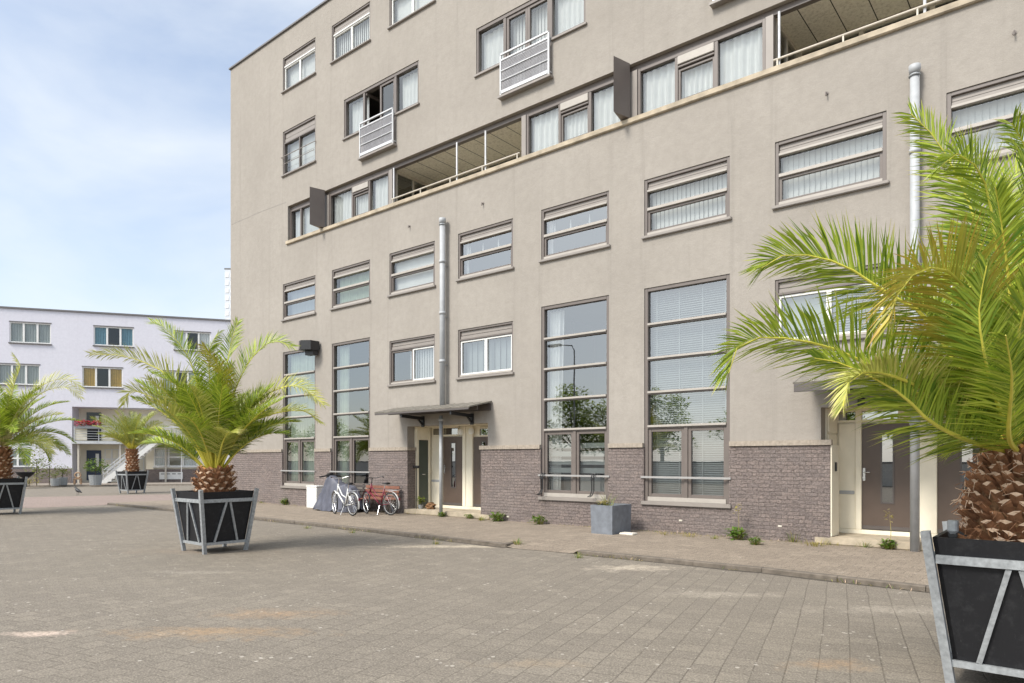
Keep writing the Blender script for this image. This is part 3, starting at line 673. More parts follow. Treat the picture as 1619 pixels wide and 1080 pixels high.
for lo, hi in runs:
    m = MB(); n = max(1, int((hi - lo) / .066)); wq = (hi - lo) / n
    for k in range(n):
        j = R.uniform(-.002, .002); a, b = lo + k * wq + .0012, lo + (k + 1) * wq - .0012
        m.box(a, b, -.072 + j, .02, ZC + .001, ZC + .105 + j)
    if abs(hi - wx(645.5) - .035) < .01: m.box(hi - .12, hi - .002, .021, .30, ZC + .001, ZC + .10)
    m.box(lo + .002, hi - .002, -.069, .015, ZC + .004, ZC + .102); bp(m, 'coping', 'coping_brick')
xq = wx(1313); m = MB(); m.bbox(xq + .004, xq + .03, -.02, .5, ZP + .15, ZC + .0, .006); bp(m, 'cheek_panel', 'cream_paint'); r_ = ray(1320.7, 738); t_ = (xq + .03) / r_.x; q = EYE + r_ * t_
m = MB(); m.bbox(xq + .0305, xq + .055, q.y - .045, q.y + .045, q.z - .09, q.z + .09, .008); bp(m, 'doorbell', 'black_plastic')
# small vent bricks
m = MB()
for (px, py) in ((809, 0), ): pass
for (px, py) in ((803, 817), (1076, 823), (1233, 832)):
    q = W(px, py, -.035); m = MB(); m.bbox(q.x - .04, q.x + .04, -.044, -.03, q.z - .02, q.z + .02, .006); bp(m, 'vent_brick', 'concrete')
# hooks and the hairline crack
for (px, py) in ((764, 322), (648, 358), (1307.5, 148), (1604, 52)):
    q = W(px, py); m = MB(); m.tube([(q.x, .01, q.z), (q.x, -.07, q.z), (q.x, -.07, q.z - .07)], .014, 8); m.tube([(q.x, .001, q.z), (q.x, -.012, q.z)], .035, 10); bp(m, 'wall_hook', 'taupe_paint')
m = MB(); pts = [(366, 355), (385, 347), (405, 338), (425, 330), (452, 320)]
for a, b in zip(pts, pts[1:]):
    qa, qb = W(*a), W(*b); m.box(qa.x, qb.x, -.003, .004, min(qa.z, qb.z) - .004, min(qa.z, qb.z) + .012) if False else m.quad((qa.x, -.004, qa.z - .006), (qb.x, -.004, qb.z - .006), (qb.x, -.004, qb.z + .006), (qa.x, -.004, qa.z + .006))
bp(m, 'wall_crack', 'taupe_light')
# --- downpipes
def pipe(px, r, pyt, zbot, y, joints):
    x = wx(px, y); zt_ = wz(px, pyt, y); m = MB(); m.tube([(x, y, zbot), (x, y, zt_)], r, 16); 
    for zj in joints: m.tube([(x, y, zj - .04), (x, y, zj + .04)], r + .014, 16)
    m.tube([(x, y, zt_ - .1), (x, y, zt_ - .02), (x, y, zt_ + .05)], [r + .008, r + .02, r + .02], 16)
    o = bp(m, 'downpipe', 'pipe_zinc', smooth=False); s = MB()
    for zj in joints: s.bar((x, y + r, zj - .1), (x, .01, zj - .1), .03)
    s.ring((x, y, zt_ - .14), (0, 0, 1), r + .012, .014, 20, 6); bp(s, 'pipe_clamp', 'galvanised', o)
    for p in o.data.polygons: p.use_smooth = len(p.vertices) == 4
    return x
pipe(699.6, .082, 348, 3.25, -.17, [4.6, 6.0, 7.5]); x2 = wx(697.2, -.2)
m = MB(); m.tube([(x2, -.2, ZP), (x2, -.2, 3.02)], .052, 14); m.tube([(x2, -.2, 2.86), (x2, -.2, 2.93)], .075, 14); o = bp(m, 'downpipe', 'pipe_zinc')
for p in o.data.polygons: p.use_smooth = len(p.vertices) == 4
pipe(1446.3, .078, 108, ZP, -.14, [2.4, 5.2, 7.3])
# --- canopies (lean-to sheets on steel arms)
def canopy(xa, xb, y0, zf, zw, arms, thick):
    m = MB(); m.bar(((xa + xb) / 2, y0, zf), ((xa + xb) / 2, -.03, zw), xb - xa, .03); n = int((xb - xa) / .33)
    for k in range(n + 1): xx = xa + .02 + (xb - xa - .04) * k / n; m.bar((xx, y0, zf + .016), (xx, -.03, zw + .016), .02, .012)
    o = bp(m, 'canopy', 'canopy_sheet')
    f = MB(); f.bbox(xa + .02, xb - .02, y0 - .012, y0 + .02, zf - thick, zf - .017, .006); f.bbox(xa + .1, xb - .05, -.05, -.003, zw - .24, zw - .05, .006); f.bbox(xa + .12, xb - .12, y0 * .55, y0 * .55 + .05, zf + (zw - zf) * .42 - .13, zf + (zw - zf) * .42 - .02, .006); bp(f, 'canopy_beam', 'dark_taupe', o)
    for x in arms:
        b = MB(); b.bar((x, y0 + .06, zf - .13), (x, -.02, zf - .17), .06, .09); b.bbox(x - .06, x + .06, -.05, -.002, zf - .42, zf - .1, .008); b.bar((x, -.04, zf - .36), (x, -.22, zf - .19), .04, .05); bp(b, 'canopy_arm', 'black_plastic', o)
y0 = -.95; fl = W(592, 653.0, y0); fr_ = W(742, 643.0, y0); arm1 = wx(669.5); arm2 = wx(747)
canopy(fl.x, fr_.x, y0, (fl.z + fr_.z) / 2, zk(-.0715), [arm1, arm2], .07)
y0 = -1.0; fl = W(1253.5, 606, y0); canopy(fl.x, xT(7.5), y0, fl.z, fl.z + .33, [wx(1362), xT(7.2)], .17)
# things fixed on the wall
q = W(500, 552, -.02); L = thing('floodlight', (q.x, 0, q.z), 'black box floodlight bracketed high on the stucco wall between the two leftmost tall windows', 'floodlight')
m = MB(); m.prism([(-.29, -.12), (.25, -.06), (.25, -.42), (-.05, -.62), (-.30, -.52)], -.08, .24); m.prism([(-.20, -.12), (.20, -.08), (.20, -.30), (-.18, -.36)], -.24, -.08); m.build('housing', 'black_plastic', L)
m = MB(); m.bar((-.05, -.0, .1), (-.05, -.16, .1), .1, .12); m.bar((.16, -.0, .0), (.16, -.12, .0), .05, .05); m.build('bracket', 'black_plastic', L)
m = MB(); m.quad((-.306, -.18, -.05), (-.312, -.50, -.05), (-.312, -.50, .2), (-.306, -.18, .2)); m.quad((-.29, -.535, -.06), (-.07, -.625, -.06), (-.07, -.625, .2), (-.29, -.535, .2)); m.build('lens', 'glass_dark', L)
# ------------------------------------------------------------------ ground, pavement, kerb
m = MB(); S = 700
m.quad((-S, -S, 0), (S, -S, 0), (S, S, 0), (-S, S, 0)); tag(m.build('plaza_ground', 'plaza_tiles'), 'grey concrete tiled plaza with rusty and sandy stains', 'ground', kind='structure')
KP = [G(170, 798), G(403.5, 821.5), G(579.9, 840.5), G(794.3, 865.8), G(917.9, 876.7), G(1204.6, 905.4), G(1464, 936)]
KP.append(KP[-1] + (KP[-1] - KP[-3]).normalized() * 8)
def ky(x):
    if x <= KP[0].x: return KP[0].y
    for a, b in zip(KP, KP[1:]):
        if x <= b.x: return a.y + (b.y - a.y) * (x - a.x) / (b.x - a.x)
    return KP[-1].y
kl, kb, kr = G(800, 866.2), G(866, 847), G(914, 876.5)
def pz(x, y):
    v = (y - ky(x)) / 1.15
    xlft = kl.x + (kb.x - kl.x) * max(0, min(1.3, (y - kl.y) / (kb.y - kl.y)))
    wgt = max(0, min(1, (x - xlft) / .12)) * max(0, min(1, (kr.x - x) / .12))
    ramp = .006 + (ZP - .006) * max(0, min(1, v))
    return ZP + (ramp - ZP) * wgt
m = MB(); xs = []; x = KP[0].x
while x < XE: xs.append(x); x += .06 if kl.x - .3 < x < kr.x + .3 else .6
vs = [0, .06, .12, .2, .3, .4, .5, .65, .8, 1]
for x in xs:
    for v in vs:
        yb_ = .4 if x > XC - .3 else 9.0
        y = ky(x) + .001 + (yb_ - ky(x)) * v * (1 if v < 1 else 1); m.v.append((x, y, pz(x, y)))
n = len(vs)
for i in range(len(xs) - 1):
    for j in range(n - 1): m.f.append((i * n + j, (i + 1) * n + j, (i + 1) * n + j + 1, i * n + j + 1)); m.m.append(0)
tag(m.build('pavement', 'pavement_tiles'), 'brown tiled pavement along the foot of the stucco building', 'pavement', kind='structure')
m = MB()
def kerb(a, b, za, zb):
    d = (b - a); L = d.length; k = max(1, int(L / 1.0)); t = d.normalized(); nrm = Vector((-t.y, t.x, 0))
    for q in range(k):
        p0 = a + d * (q / k) + t * .004; p1 = a + d * ((q + 1) / k) - t * .004; j = R.uniform(-.006, .006)
        z0 = za + (zb - za) * q / k + .006; z1 = za + (zb - za) * (q + 1) / k + .006; o = nrm * j
        c = [p0 - nrm * .012 + o, p1 - nrm * .012 + o, p1 + nrm * .11 + o, p0 + nrm * .11 + o]; i = len(m.v)
        bv = .015
        m.v += [(c[0].x, c[0].y, -.05), (c[1].x, c[1].y, -.05), (c[2].x, c[2].y, -.05), (c[3].x, c[3].y, -.05),
                (c[0].x, c[0].y, z0 - bv), (c[1].x, c[1].y, z1 - bv), (c[2].x, c[2].y, z1), (c[3].x, c[3].y, z0),
                (c[0].x + nrm.x * bv, c[0].y + nrm.y * bv, z0), (c[1].x + nrm.x * bv, c[1].y + nrm.y * bv, z1)]
        for f in ((0, 1, 5, 4), (4, 5, 9, 8), (8, 9, 6, 7), (0, 4, 8, 7, 3), (1, 2, 6, 9, 5)): m.f.append(tuple(i + e for e in f)); m.m.append(0)
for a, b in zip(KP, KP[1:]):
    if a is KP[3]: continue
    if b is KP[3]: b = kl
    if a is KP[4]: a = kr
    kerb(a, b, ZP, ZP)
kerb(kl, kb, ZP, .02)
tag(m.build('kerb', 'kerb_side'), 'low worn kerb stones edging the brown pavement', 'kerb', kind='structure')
m = MB(); q = [G(-400, 795), G(-400, 806), G(60, 803), G(215, 797), G(300, 789), G(300, 781), G(150, 784)]
i = len(m.v); m.v += [(p.x, p.y, .004) for p in q]; m.f.append(tuple(range(len(q)))); m.m.append(0)
tag(m.build('paved_band', 'pink_paving'), 'pinkish brick band crossing the far side of the plaza', 'paving', kind='structure')

m = MB()  # thin dark strip of uneven width laid along the kerb foot
for a, b in zip(KP, KP[1:]):
    if a is KP[3]: continue
    if b is KP[3]: b = kl
    if a is KP[4]: a = kr
    t = (b - a).normalized(); nr_ = Vector((-t.y, t.x, 0)); k = max(1, int((b - a).length / .4)); pw = None
    for q_ in range(k + 1):
        p = a + (b - a) * q_ / k; wv = .05 + .14 * abs(noise.noise(p * 1.7)); row = ((p - nr_ * wv), (p + nr_ * .01))
        if pw: m.quad((pw[0].x, pw[0].y, .004), (row[0].x, row[0].y, .004), (row[1].x, row[1].y, .004), (pw[1].x, pw[1].y, .004))
        pw = row
tag(m.build('gutter', 'gutter_dark'), 'dark gutter strip along the kerb foot', 'gutter', kind='structure')
# ------------------------------------------------------------------ white building across the plaza
WO = G(0, 767.0); al = math.atan2(4117 - CX, F); ud = RT * math.sin(al) + AX * math.cos(al); vd = Vector((-ud.y, ud.x, 0))
WA = math.atan2(ud.y, ud.x)
WB = thing('white_building', WO, 'low lilac white rendered housing block with white framed windows and an outside stair', 'building', None, WA)
def wb(px, py, v=0.0):
    r = ray(px, py); o = EYE - WO; t = (v - o.dot(vd)) / r.dot(vd); p = o + r * t; return p.dot(ud), p.z
def wu(px, v=0.0): return wb(px, 700, v)[0]
def wwz(px, py, v=0.0): return wb(px, py, v)[1]
def wbuild(mb, name, mats, parent=None): return mb.build(name, mats, parent or WB)
U0, U1 = wu(-230), wu(430); ZT = wwz(0, 487); u_r0, u_r1 = wu(114), wu(352); z_r = wwz(114, 643); DV = 1.7
ho = []; wins = []
def wwin(pa, pb, ya, yb, inner='curtain_white', cols=3, trans=False, v=0.0):
    u0, u1 = wu(pa, v), wu(pb, v); z1, z0 = wwz(pa, ya, v), wwz(pa, yb, v); wins.append((u0, u1, z0, z1, inner, cols, trans, v))
    if v == 0: ho.append((u0, u1, z0, z1))
wwin(15, 80.6, 508.7, 541, 'blind_grey'); wwin(148, 211, 515.5, 545.5, 'curtain_blue'); wwin(275.6, 333, 523.5, 552.5, 'curtain_white'); wwin(-125, -56, 501, 535)
wwin(-4, 63, 575, 607, 'blind_grey'); wwin(130, 194, 580, 611.5, 'curtain_yellow'); wwin(258, 316, 586.5, 617, 'curtain_green'); wwin(-160, -80, 571, 604)
wwin(-15, 52, 646, 672, 'curtain_white'); wwin(-18, 50, 711, 738, 'blind_grey', 3, True)
mb = MB(); cells(mb, U0, U1, -.3, ZT, ho + [(u_r0, u_r1, -.4, z_r)], 0, .2)
mb.quad((U0, 0, ZT), (U1, 0, ZT), (U1, 10, ZT), (U0, 10, ZT)); mb.quad((U0, 0, -.3), (U0, 0, ZT), (U0, 10, ZT), (U0, 10, -.3))
mb.quad((u_r0, 0, z_r), (u_r1, 0, z_r), (u_r1, DV, z_r), (u_r0, DV, z_r)); mb.quad((u_r0, .2, -.3), (u_r0, .2, z_r), (u_r0, DV, z_r), (u_r0, DV, -.3))
wbuild(mb, 'wall', 'white_render')
mb = MB(); mb.bbox(U0 - .1, U1, -.08, .3, ZT + .002, ZT + .12); wbuild(mb, 'roof_edge', 'metal_trim')
mb = MB(); zbk = wwz(0, 741); mb.bbox(U0, u_r0 - .02, -.06, -.002, -.3, zbk, .01); wbuild(mb, 'brick_plinth', 'brick')
mb = MB(); mb.box(U0 + .2, U1, 3.0, 3.1, 0, ZT - .2)
for z in (2.9, 5.9, 8.9): mb.box(U0 + .2, u_r0 - .1, .3, 3, z, z + .12)
wbuild(mb, 'interior_wall', 'interior')
mb = MB(); mb.quad((u_r0, DV, -.3), (u_r1, DV, -.3), (u_r1, DV, z_r), (u_r0, DV, z_r)); wbuild(mb, 'gallery_wall', 'cream_paint')
wwin(243, 312, 708, 737.5, 'curtain_white', 3, True, .25); wwin(190, 228, 706, 745, 'interior', 3, True, DV - .06); wwin(165, 188, 710, 742, 'interior', 2, True, DV - .06); wwin(205, 232, 655, 690, 'blind_grey', 2, False, DV - .06)
for (u0, u1, z0, z1, inner, cols, trans, v) in wins:
    f = MB(); e = .003; w_ = .07
    f.box(u0 + e, u0 + w_, v + .04, v + .14, z0 + e, z1 - e); f.box(u1 - w_, u1 - e, v + .04, v + .14, z0 + e, z1 - e); f.box(u0 + w_, u1 - w_, v + .04, v + .14, z1 - w_, z1 - e); f.box(u0 + w_, u1 - w_, v + .04, v + .14, z0 + e, z0 + w_)
    for c in range(1, cols): uu = u0 + (u1 - u0) * c / cols; f.box(uu - .06, uu + .06, v + .035, v + .13, z0 + w_, z1 - w_)
    if trans: f.box(u0 + w_, u1 - w_, v + .03, v + .135, z0 + (z1 - z0) * .5 - .05, z0 + (z1 - z0) * .5 + .05)
    fo = wbuild(f, 'window', 'white_paint'); p = MB(); p.quad((u0, v + .1, z0), (u1, v + .1, z0), (u1, v + .1, z1), (u0, v + .1, z1)); wbuild(p, 'pane', 'glass_low', fo)
    wd = u1 - u0
    if inner not in ('interior',):
        c = MB()
        for a, b in ((0, .33), (.67, 1)) if inner != 'blind_grey' else ((0, 1),):
            k = curtain_mb(u0 + wd * a, u0 + wd * b, z0, z1, v + .17, .02, .16); nb = len(c.v); c.v += k.v; c.f += [tuple(nb + q for q in ff) for ff in k.f]; c.m += k.m
        wbuild(c, 'curtain', inner, fo)
    s = MB(); s.bbox(u0 - .05, u1 + .05, v - .09, v + .05, z0 - .09, z0 - .003, .01); wbuild(s, 'sill', 'metal_trim' if v == 0 else 'white_paint', fo)
    if v == 0: s = MB(); s.box(u0 - .03, u1 + .03, v - .02, v + .05, z1 + .003, z1 + .07); wbuild(s, 'lintel', 'metal_trim', fo)
# ground floor block with brick base, mailbox board
ua, ub = wu(231, .25), wu(345, .25); mb = MB(); zz = wwz(250, 742, .25); mb.box(ua, ub, .2, .5, -.3, zz); wbuild(mb, 'brick_base', 'brick')
mb = MB(); mb.box(ua, wu(243, .25), .28, .45, zz, wwz(240, 704, .25)); mb.box(wu(312, .25), ub, .28, .45, zz, wwz(312, 704, .25)); mb.box(wu(243, .25) + .01, wu(312, .25) - .01, .35, .42, zz, wwz(250, 738, .25)); wbuild(mb, 'side_panel', 'cream_paint')
mb = MB(); a, b = wu(252, .17), wu(289, .17); z0, z1 = wwz(252, 758, .17), wwz(252, 746.5, .17); mb.bbox(a, b, .14, .199, z0, z1, .01); mo = wbuild(mb, 'mailbox_panel', 'white_paint')
mb = MB()
for q in range(4): c = a + (b - a) * (.14 + .24 * q); mb.box(c - .12, c + .12, .132, .141, z1 - .16, z1 - .11)
wbuild(mb, 'letter_slot', 'black_plastic', mo)
# doors
def wdoor(pa, pb, ya, yb, mat, v=DV - .03):
    u0, u1 = wu(pa, v), wu(pb, v); z1, z0 = wwz(pa, ya, v), wwz(pa, yb, v); d = MB(); d.bbox(u0, u1, v - .03, v + .02, z0, z1, .01); o = wbuild(d, 'door', mat)
    g = MB(); g.box(u0 + (u1 - u0) * .62, u0 + (u1 - u0) * .85, v - .036, v - .028, z0 + 1.0, z1 - .25); wbuild(g, 'pane', 'curtain_white', o)
    return o
wdoor(137, 160, 712, 759.5, 'door_blue')['label'] = 'dark blue front door'; wdoor(137, 160, 652, 696, 'glass_dark')
# gallery slab, railing, stair
sv = -.25; zs1, zs0 = wwz(150, 697.5, sv), wwz(150, 702, sv); mb = MB(); mb.bbox(u_r0, wu(345), sv, DV, zs0, zs1, .02); wbuild(mb, 'gallery_slab', 'steel_white')
mb = MB(); ua_, ub_ = wu(117, sv), wu(345, sv); zr = zs1 + 1.05
gap0, gap1 = wu(231, sv), wu(252, sv)
for a, b in ((ua_, gap0), (gap1, ub_)):
    mb.box(a, b, sv + .03, sv + .09, zr - .03, zr + .03); k = int((b - a) / 1.3)
    for q in range(k + 1): uu = a + (b - a) * q / k; mb.box(uu - .025, uu + .025, sv + .035, sv + .085, zs1, zr)
    for q in range(1, 6): z = zs1 + (zr - zs1) * q / 6; mb.box(a, b, sv + .05, sv + .07, z - .015, z + .015)
go = wbuild(mb, 'gallery_railing', 'steel_white')
mb = MB(); mb.box(wu(117, sv), wu(137, sv), sv + .09, sv + .1, zs1 + .05, zr - .05); mb.box(wu(162, sv), wu(178, sv), sv + .09, sv + .1, zs1 + .05, zr - .05); wbuild(mb, 'railing_panel', 'cream_paint')
for pp in (124, 190, 262): mb = MB(); uu = wu(pp, 0); mb.box(uu - .06, uu + .06, -.05, .07, -.2, zs0 - .001); wbuild(mb, 'column', 'rail_beige')
mb = MB(); s0v, s1v = -1.45, -.35; ub0, zb0 = wb(166, 763, -1.0); ub1 = wu(250, -1.0); n = 15; zb0 = 0
for k in range(n):
    u_ = ub0 + (ub1 - ub0) * (k + .5) / n; z_ = zb0 + (zs1 - zb0) * (k + 1) / n; mb.box(u_ - .16, u_ + .16, s0v, s1v, z_ - .05, z_)
so = wbuild(mb, 'stair', 'steel_white')
for v in (s0v - .03, s1v + .03):
    mb = MB(); mb.bar((ub0 - .1, v, .05), (ub1, v, zs1 + .02), .06, .32)
    wbuild(mb, 'stringer', 'white_paint', so)
    mb = MB()
    for h in (.35, .65, .95): mb.bar((ub0 - .05, v, h), (ub1, v, zs1 + h), .04, .05)
    for k in range(0, n + 1, 3): u_ = ub0 + (ub1 - ub0) * k / n; z_ = zs1 * k / n; mb.bar((u_, v, z_), (u_, v, z_ + .95), .04)
    wbuild(mb, 'stair_railing', 'steel_white', so)
mb = MB(); mb.bbox(ub1, ub1 + 1.6, s0v, sv - .01, zs0, zs1, .01)
for h in (.35, .7, 1.05): mb.box(ub1, ub1 + 1.6, s0v, s0v + .04, zs1 + h - .02, zs1 + h + .02)
mb.box(ub1 + 1.55, ub1 + 1.6, s0v, s0v + .05, 0, zs1 + 1.05); wbuild(mb, 'stair_landing', 'steel_white')
# far pavement with kerb
k0, k1 = WO + ud * (U0 - 10) - vd * 4.6, WO + ud * (U1 + 20) - vd * 4.6
m = MB(); zk_ = .10; q = [k0, k1, k1 + vd * 20, k0 + vd * 20]; i = 0
m.quad(*[(p.x, p.y, zk_) for p in q]); m.quad((k0.x, k0.y, -.05), (k1.x, k1.y, -.05), (k1.x, k1.y, zk_), (k0.x, k0.y, zk_))
tag(m.build('far_pavement', 'kerb_stone'), 'pale raised pavement in front of the white housing block', 'pavement', kind='structure')
# distant tower
c = P(362, 727, 260); T = thing('tower_block', (c.x, c.y, 0), 'distant pale high rise tower just left of the stucco building edge', 'tower'); hT = (YH - 426) / F * 260 + HC
T.rotation_euler = (0, 0, rad(90) - TH); m = MB(); m.box(-1.6, 14, 0, 14, 0, hT); m.build('wall', 'tower_panel', T); m = MB()
for k in range(int(hT / 2.9)):
    z = 1.2 + k * 2.9
    for x in range(8): m.box(-1.3 + x * 1.9, -.1 + x * 1.9, -.15, -.003, z, z + 1.5)
m.build('window_band', 'curtain_white', T); m = MB(); m.box(-1.75, 14.1, -.1, 14.1, hT + .01, hT + .5); m.build('roof', 'roof_grey', T)

# ------------------------------------------------------------------ planters and palms
HB, BS, TS = 1.15, .40, .545       # planter height, half sides at bottom / top
def half(z): return BS + (TS - BS) * z / HB
def make_planter(center, label, rz=0.0, lid=None):
    t = thing('planter', center, label, 'planter', 'black planters with galvanised frames', rz)
    dirs = [(1, 0), (0, 1), (-1, 0), (0, -1)]
    zb_, zt_ = .17, HB - .015
    for dx, dy in dirs:
        px_, py_ = -dy, dx
        m = MB(); pts = []
        for z, o in ((zb_, 0), (zt_, 0)):
            h = half(z) - .035
            for s in (-1, 1): pts.append((dx * h + px_ * h * s, dy * h + py_ * h * s, z))
        inn = [(p[0] - dx * .03, p[1] - dy * .03, p[2]) for p in pts]
        m.quad(pts[0], pts[1], pts[3], pts[2]); m.quad(inn[1], inn[0], inn[2], inn[3]); m.quad(pts[2], pts[3], inn[3], inn[2]); m.quad(pts[0], pts[2], inn[2], inn[0]); m.quad(pts[1], inn[1], inn[3], pts[3])
        m.build('panel', 'black_board', t)
        f = MB()
        def pt(z, s, out=.0): h = half(z); return Vector((dx * (h + out) + px_ * h * s, dy * (h + out) + py_ * h * s, z))
        for z in (.18, HB * .845): f.bar(pt(z, -.93, -.012), pt(z, .93, -.012), .065 if z > .5 else .05, .03, up=(dx, dy, 0))
        for s in (-1, 1): f.bar(pt(HB * .815, s * .07, -.015), pt(.21, s * .52, -.015), .036, .026, up=(dx, dy, 0))
        f.build('side_frame', 'galvanised', t)
    for sx in (-1, 1):
        for sy in (-1, 1):
            m = MB(); a = Vector((sx * half(0), sy * half(0), 0)); b = Vector((sx * half(HB + .03), sy * half(HB + .03), HB + .03)); m.bar(a, b, .062, .062); m.build('post', 'galvanised', t)
    m = MB(); h = half(HB - .1) - .06; m.quad((-h, -h, HB - .1), (h, -h, HB - .1), (h, h, HB - .1), (-h, h, HB - .1)); h = half(.17) - .06; m.quad((-h, -h, .17), (h, -h, .17), (h, h, .17), (-h, h, .17)); m.build('soil', 'soil', t)
    return t
LW = .016
def frond(pal, pts, leaf, roll, mats, rng, pairs, name='frond', w0=.030, start=.17, vlift=28, tipdroop=.22):
    # resample a Catmull-Rom rachis
    P_ = [Vector(p) for p in pts]; ext = [P_[0] * 2 - P_[1]] + P_ + [P_[-1] * 2 - P_[-2]]; cur = []
    for i in range(1, len(ext) - 2):
        for k in range(12):
            t = k / 12; a, b, c, d = ext[i - 1:i + 3]
            cur.append(.5 * ((2 * b) + (c - a) * t + (2 * a - 5 * b + 4 * c - d) * t * t + (3 * b - a - 3 * c + d) * t ** 3))
    cur.append(P_[-1]); ac = [0]
    for a, b in zip(cur, cur[1:]): ac.append(ac[-1] + (b - a).length)
    L = ac[-1]
    def at(s):
        s *= L
        for i in range(len(ac) - 1):
            if ac[i + 1] >= s: q = (s - ac[i]) / max(1e-6, ac[i + 1] - ac[i]); return cur[i].lerp(cur[i + 1], q), (cur[i + 1] - cur[i]).normalized()
        return cur[-1], (cur[-1] - cur[-2]).normalized()
    mb = MB(); mb.uv = {}
    nr = 14; rp = [at(k / nr)[0] for k in range(nr + 1)]
    rr = [max(.004, w0 * .8 * (1 - k / nr) ** .8 * (1.7 if k == 0 else 1.25 if k == 1 else 1)) for k in range(nr + 1)]
    mb.tube(rp, rr, 6, 1)
    S0 = None
    for k in range(pairs):
        s = start + (1 - start) * ((k + .5) / pairs) ** .95; p, T = at(min(s, .999))
        S = T.cross(UP); S = S.normalized() if S.length > .12 else (S0 or Vector((1, 0, 0)))
        if S0 is not None and S.dot(S0) < 0: S = -S
        S0 = S; N = S.cross(T).normalized()
        q = Matrix.Rotation(roll, 3, T); S_, N_ = q @ S, q @ N
        u = (s - start) / (1 - start); prof = (.30 + .95 * math.sin(math.pi * min(1, u * .78 + .16)) ** .9) * (1 - .35 * u)
        ang = rad(70 - 40 * u ** 1.3)
        for sd in (-1, 1):
            if rng.random() < .04: continue
            v = rad(vlift + rng.uniform(-14, 14)); a = ang + rad(rng.uniform(-8, 8)); ll = leaf * prof * rng.uniform(.82, 1.1)
            d = (T * math.cos(a) + (S_ * sd * math.cos(v) + N_ * math.sin(v)) * math.sin(a)).normalized()
            nl = (N_ * math.cos(v) - S_ * sd * math.sin(v)).normalized(); wd = nl.cross(d).normalized()
            wd = (Matrix.Rotation(rad(rng.uniform(-22, 22)), 3, d) @ wd)
            sag = ll * tipdroop * rng.uniform(.3, 1.2); w = LW * rng.uniform(.75, 1.2) * (.6 + .4 * prof)
            p1 = p + d * ll * .5 - UP * sag * .22; p2 = p + d * ll - UP * sag
            mb.blade([p, p1, p2], [w * .55, w], wd, 0)
    o = mb.build(name, mats, pal, pal.location)
    return o
def boot_trunk(pal, z0, z1, rfun, rows, per, rng, sc=1.0, orange=0):
    mb = MB(); zz = [z0 + (z1 - z0) * k / 8 for k in range(9)]
    c = pal.location
    mb.tube([(c.x, c.y, c.z + z) for z in zz], [rfun((z - z0) / (z1 - z0)) * .93 for z in zz], 20, 0)
    for r_ in range(rows):
        f = (r_ + .3) / rows; z = z0 + (z1 - z0) * f; rr = rfun(f)
        for k in range(per):
            a = 2 * math.pi * (k + .5 * (r_ % 2)) / per + rng.uniform(-.1, .1); z = z0 + (z1 - z0) * (f + rng.uniform(-.25, .25) / rows); o = Vector((math.cos(a), math.sin(a), 0)); t = Vector((-o.y, o.x, 0))
            w = 2 * math.pi * rr / per * 1.0; h = (z1 - z0) / rows * 1.15; ln = .07 * sc * rng.uniform(.5, 1.6); up = .05 * sc + .05 * f * sc
            b = c + o * (rr * .9) + UP * z; e = b + o * (ln + rr * .1) + UP * up; tw = rng.uniform(-.02, .02) * sc
            A = [b - t * w / 2 - UP * h * .2, b - UP * h * .65, b + t * w / 2 - UP * h * .2, b + UP * h * .3]
            B = [e - t * w * .40 + UP * (tw), e - UP * h * .30, e + t * w * .40 - UP * tw, e + UP * h * .14]
            i = len(mb.v); mb.v += [tuple(p) for p in A + B]
            for q in range(4): mb.f.append((i + q, i + (q + 1) % 4, i + 4 + (q + 1) % 4, i + 4 + q)); mb.m.append(1)
            mb.f.append((i + 4, i + 5, i + 6, i + 7)); mb.m.append(3 if r_ >= rows - orange and rng.random() < .7 else (2 if rng.random() < .75 else 1))
            for q in range(5):      # loose fibres
                if rng.random() < .6:
                    p = e + t * rng.uniform(-w, w) * .5; mb.bar(p, p + (o * rng.uniform(.0, .06) + t * rng.uniform(-.08, .08) + UP * rng.uniform(-.08, .03)) * sc, .0035 * sc, mi=2 if q % 2 else 1)
    return mb.build('trunk', ['trunk_fibre', 'boot_side', 'boot_cut', 'boot_orange'], pal, pal.location)
def auto_fronds(pal, C, n, L0, leaf, rng, pairs, mats=('palm_leaf', 'rachis'), el_lo=8, el_hi=86, droop=1.0, skip=None, r0=.12, start=.17):
    for k in range(n):
        f = (k + .5) / n; az = k * 2.39996 + rng.uniform(-.25, .25); el = rad(el_hi + (el_lo - el_hi) * f ** .85 + rng.uniform(-7, 7)); L = L0 * rng.uniform(.8, 1.08) * (.72 + .28 * math.sin(math.pi * (.2 + .7 * f)))
        dr = droop * rng.uniform(.7, 1.25) * (.55 + .6 * f); o = Vector((math.cos(az), math.sin(az), 0))
        if skip and skip(o, el): continue
        p = C + o * r0 - UP * .12 * f; pts = [p]; st_ = 7; e = el
        for s in range(st_):
            e2 = el - rad(72) * dr * ((s + 1) / st_) ** 1.6
            d = o * math.cos(e2) + UP * math.sin(e2); p = p + d * (L / st_); pts.append(p)
        m_ = list(mats)
        if rng.random() < .22: m_[0] = 'palm_leaf_pale'
        frond(pal, pts, leaf * rng.uniform(.85, 1.1), rad(rng.uniform(-35, 35)), m_, rng, pairs, start=start)

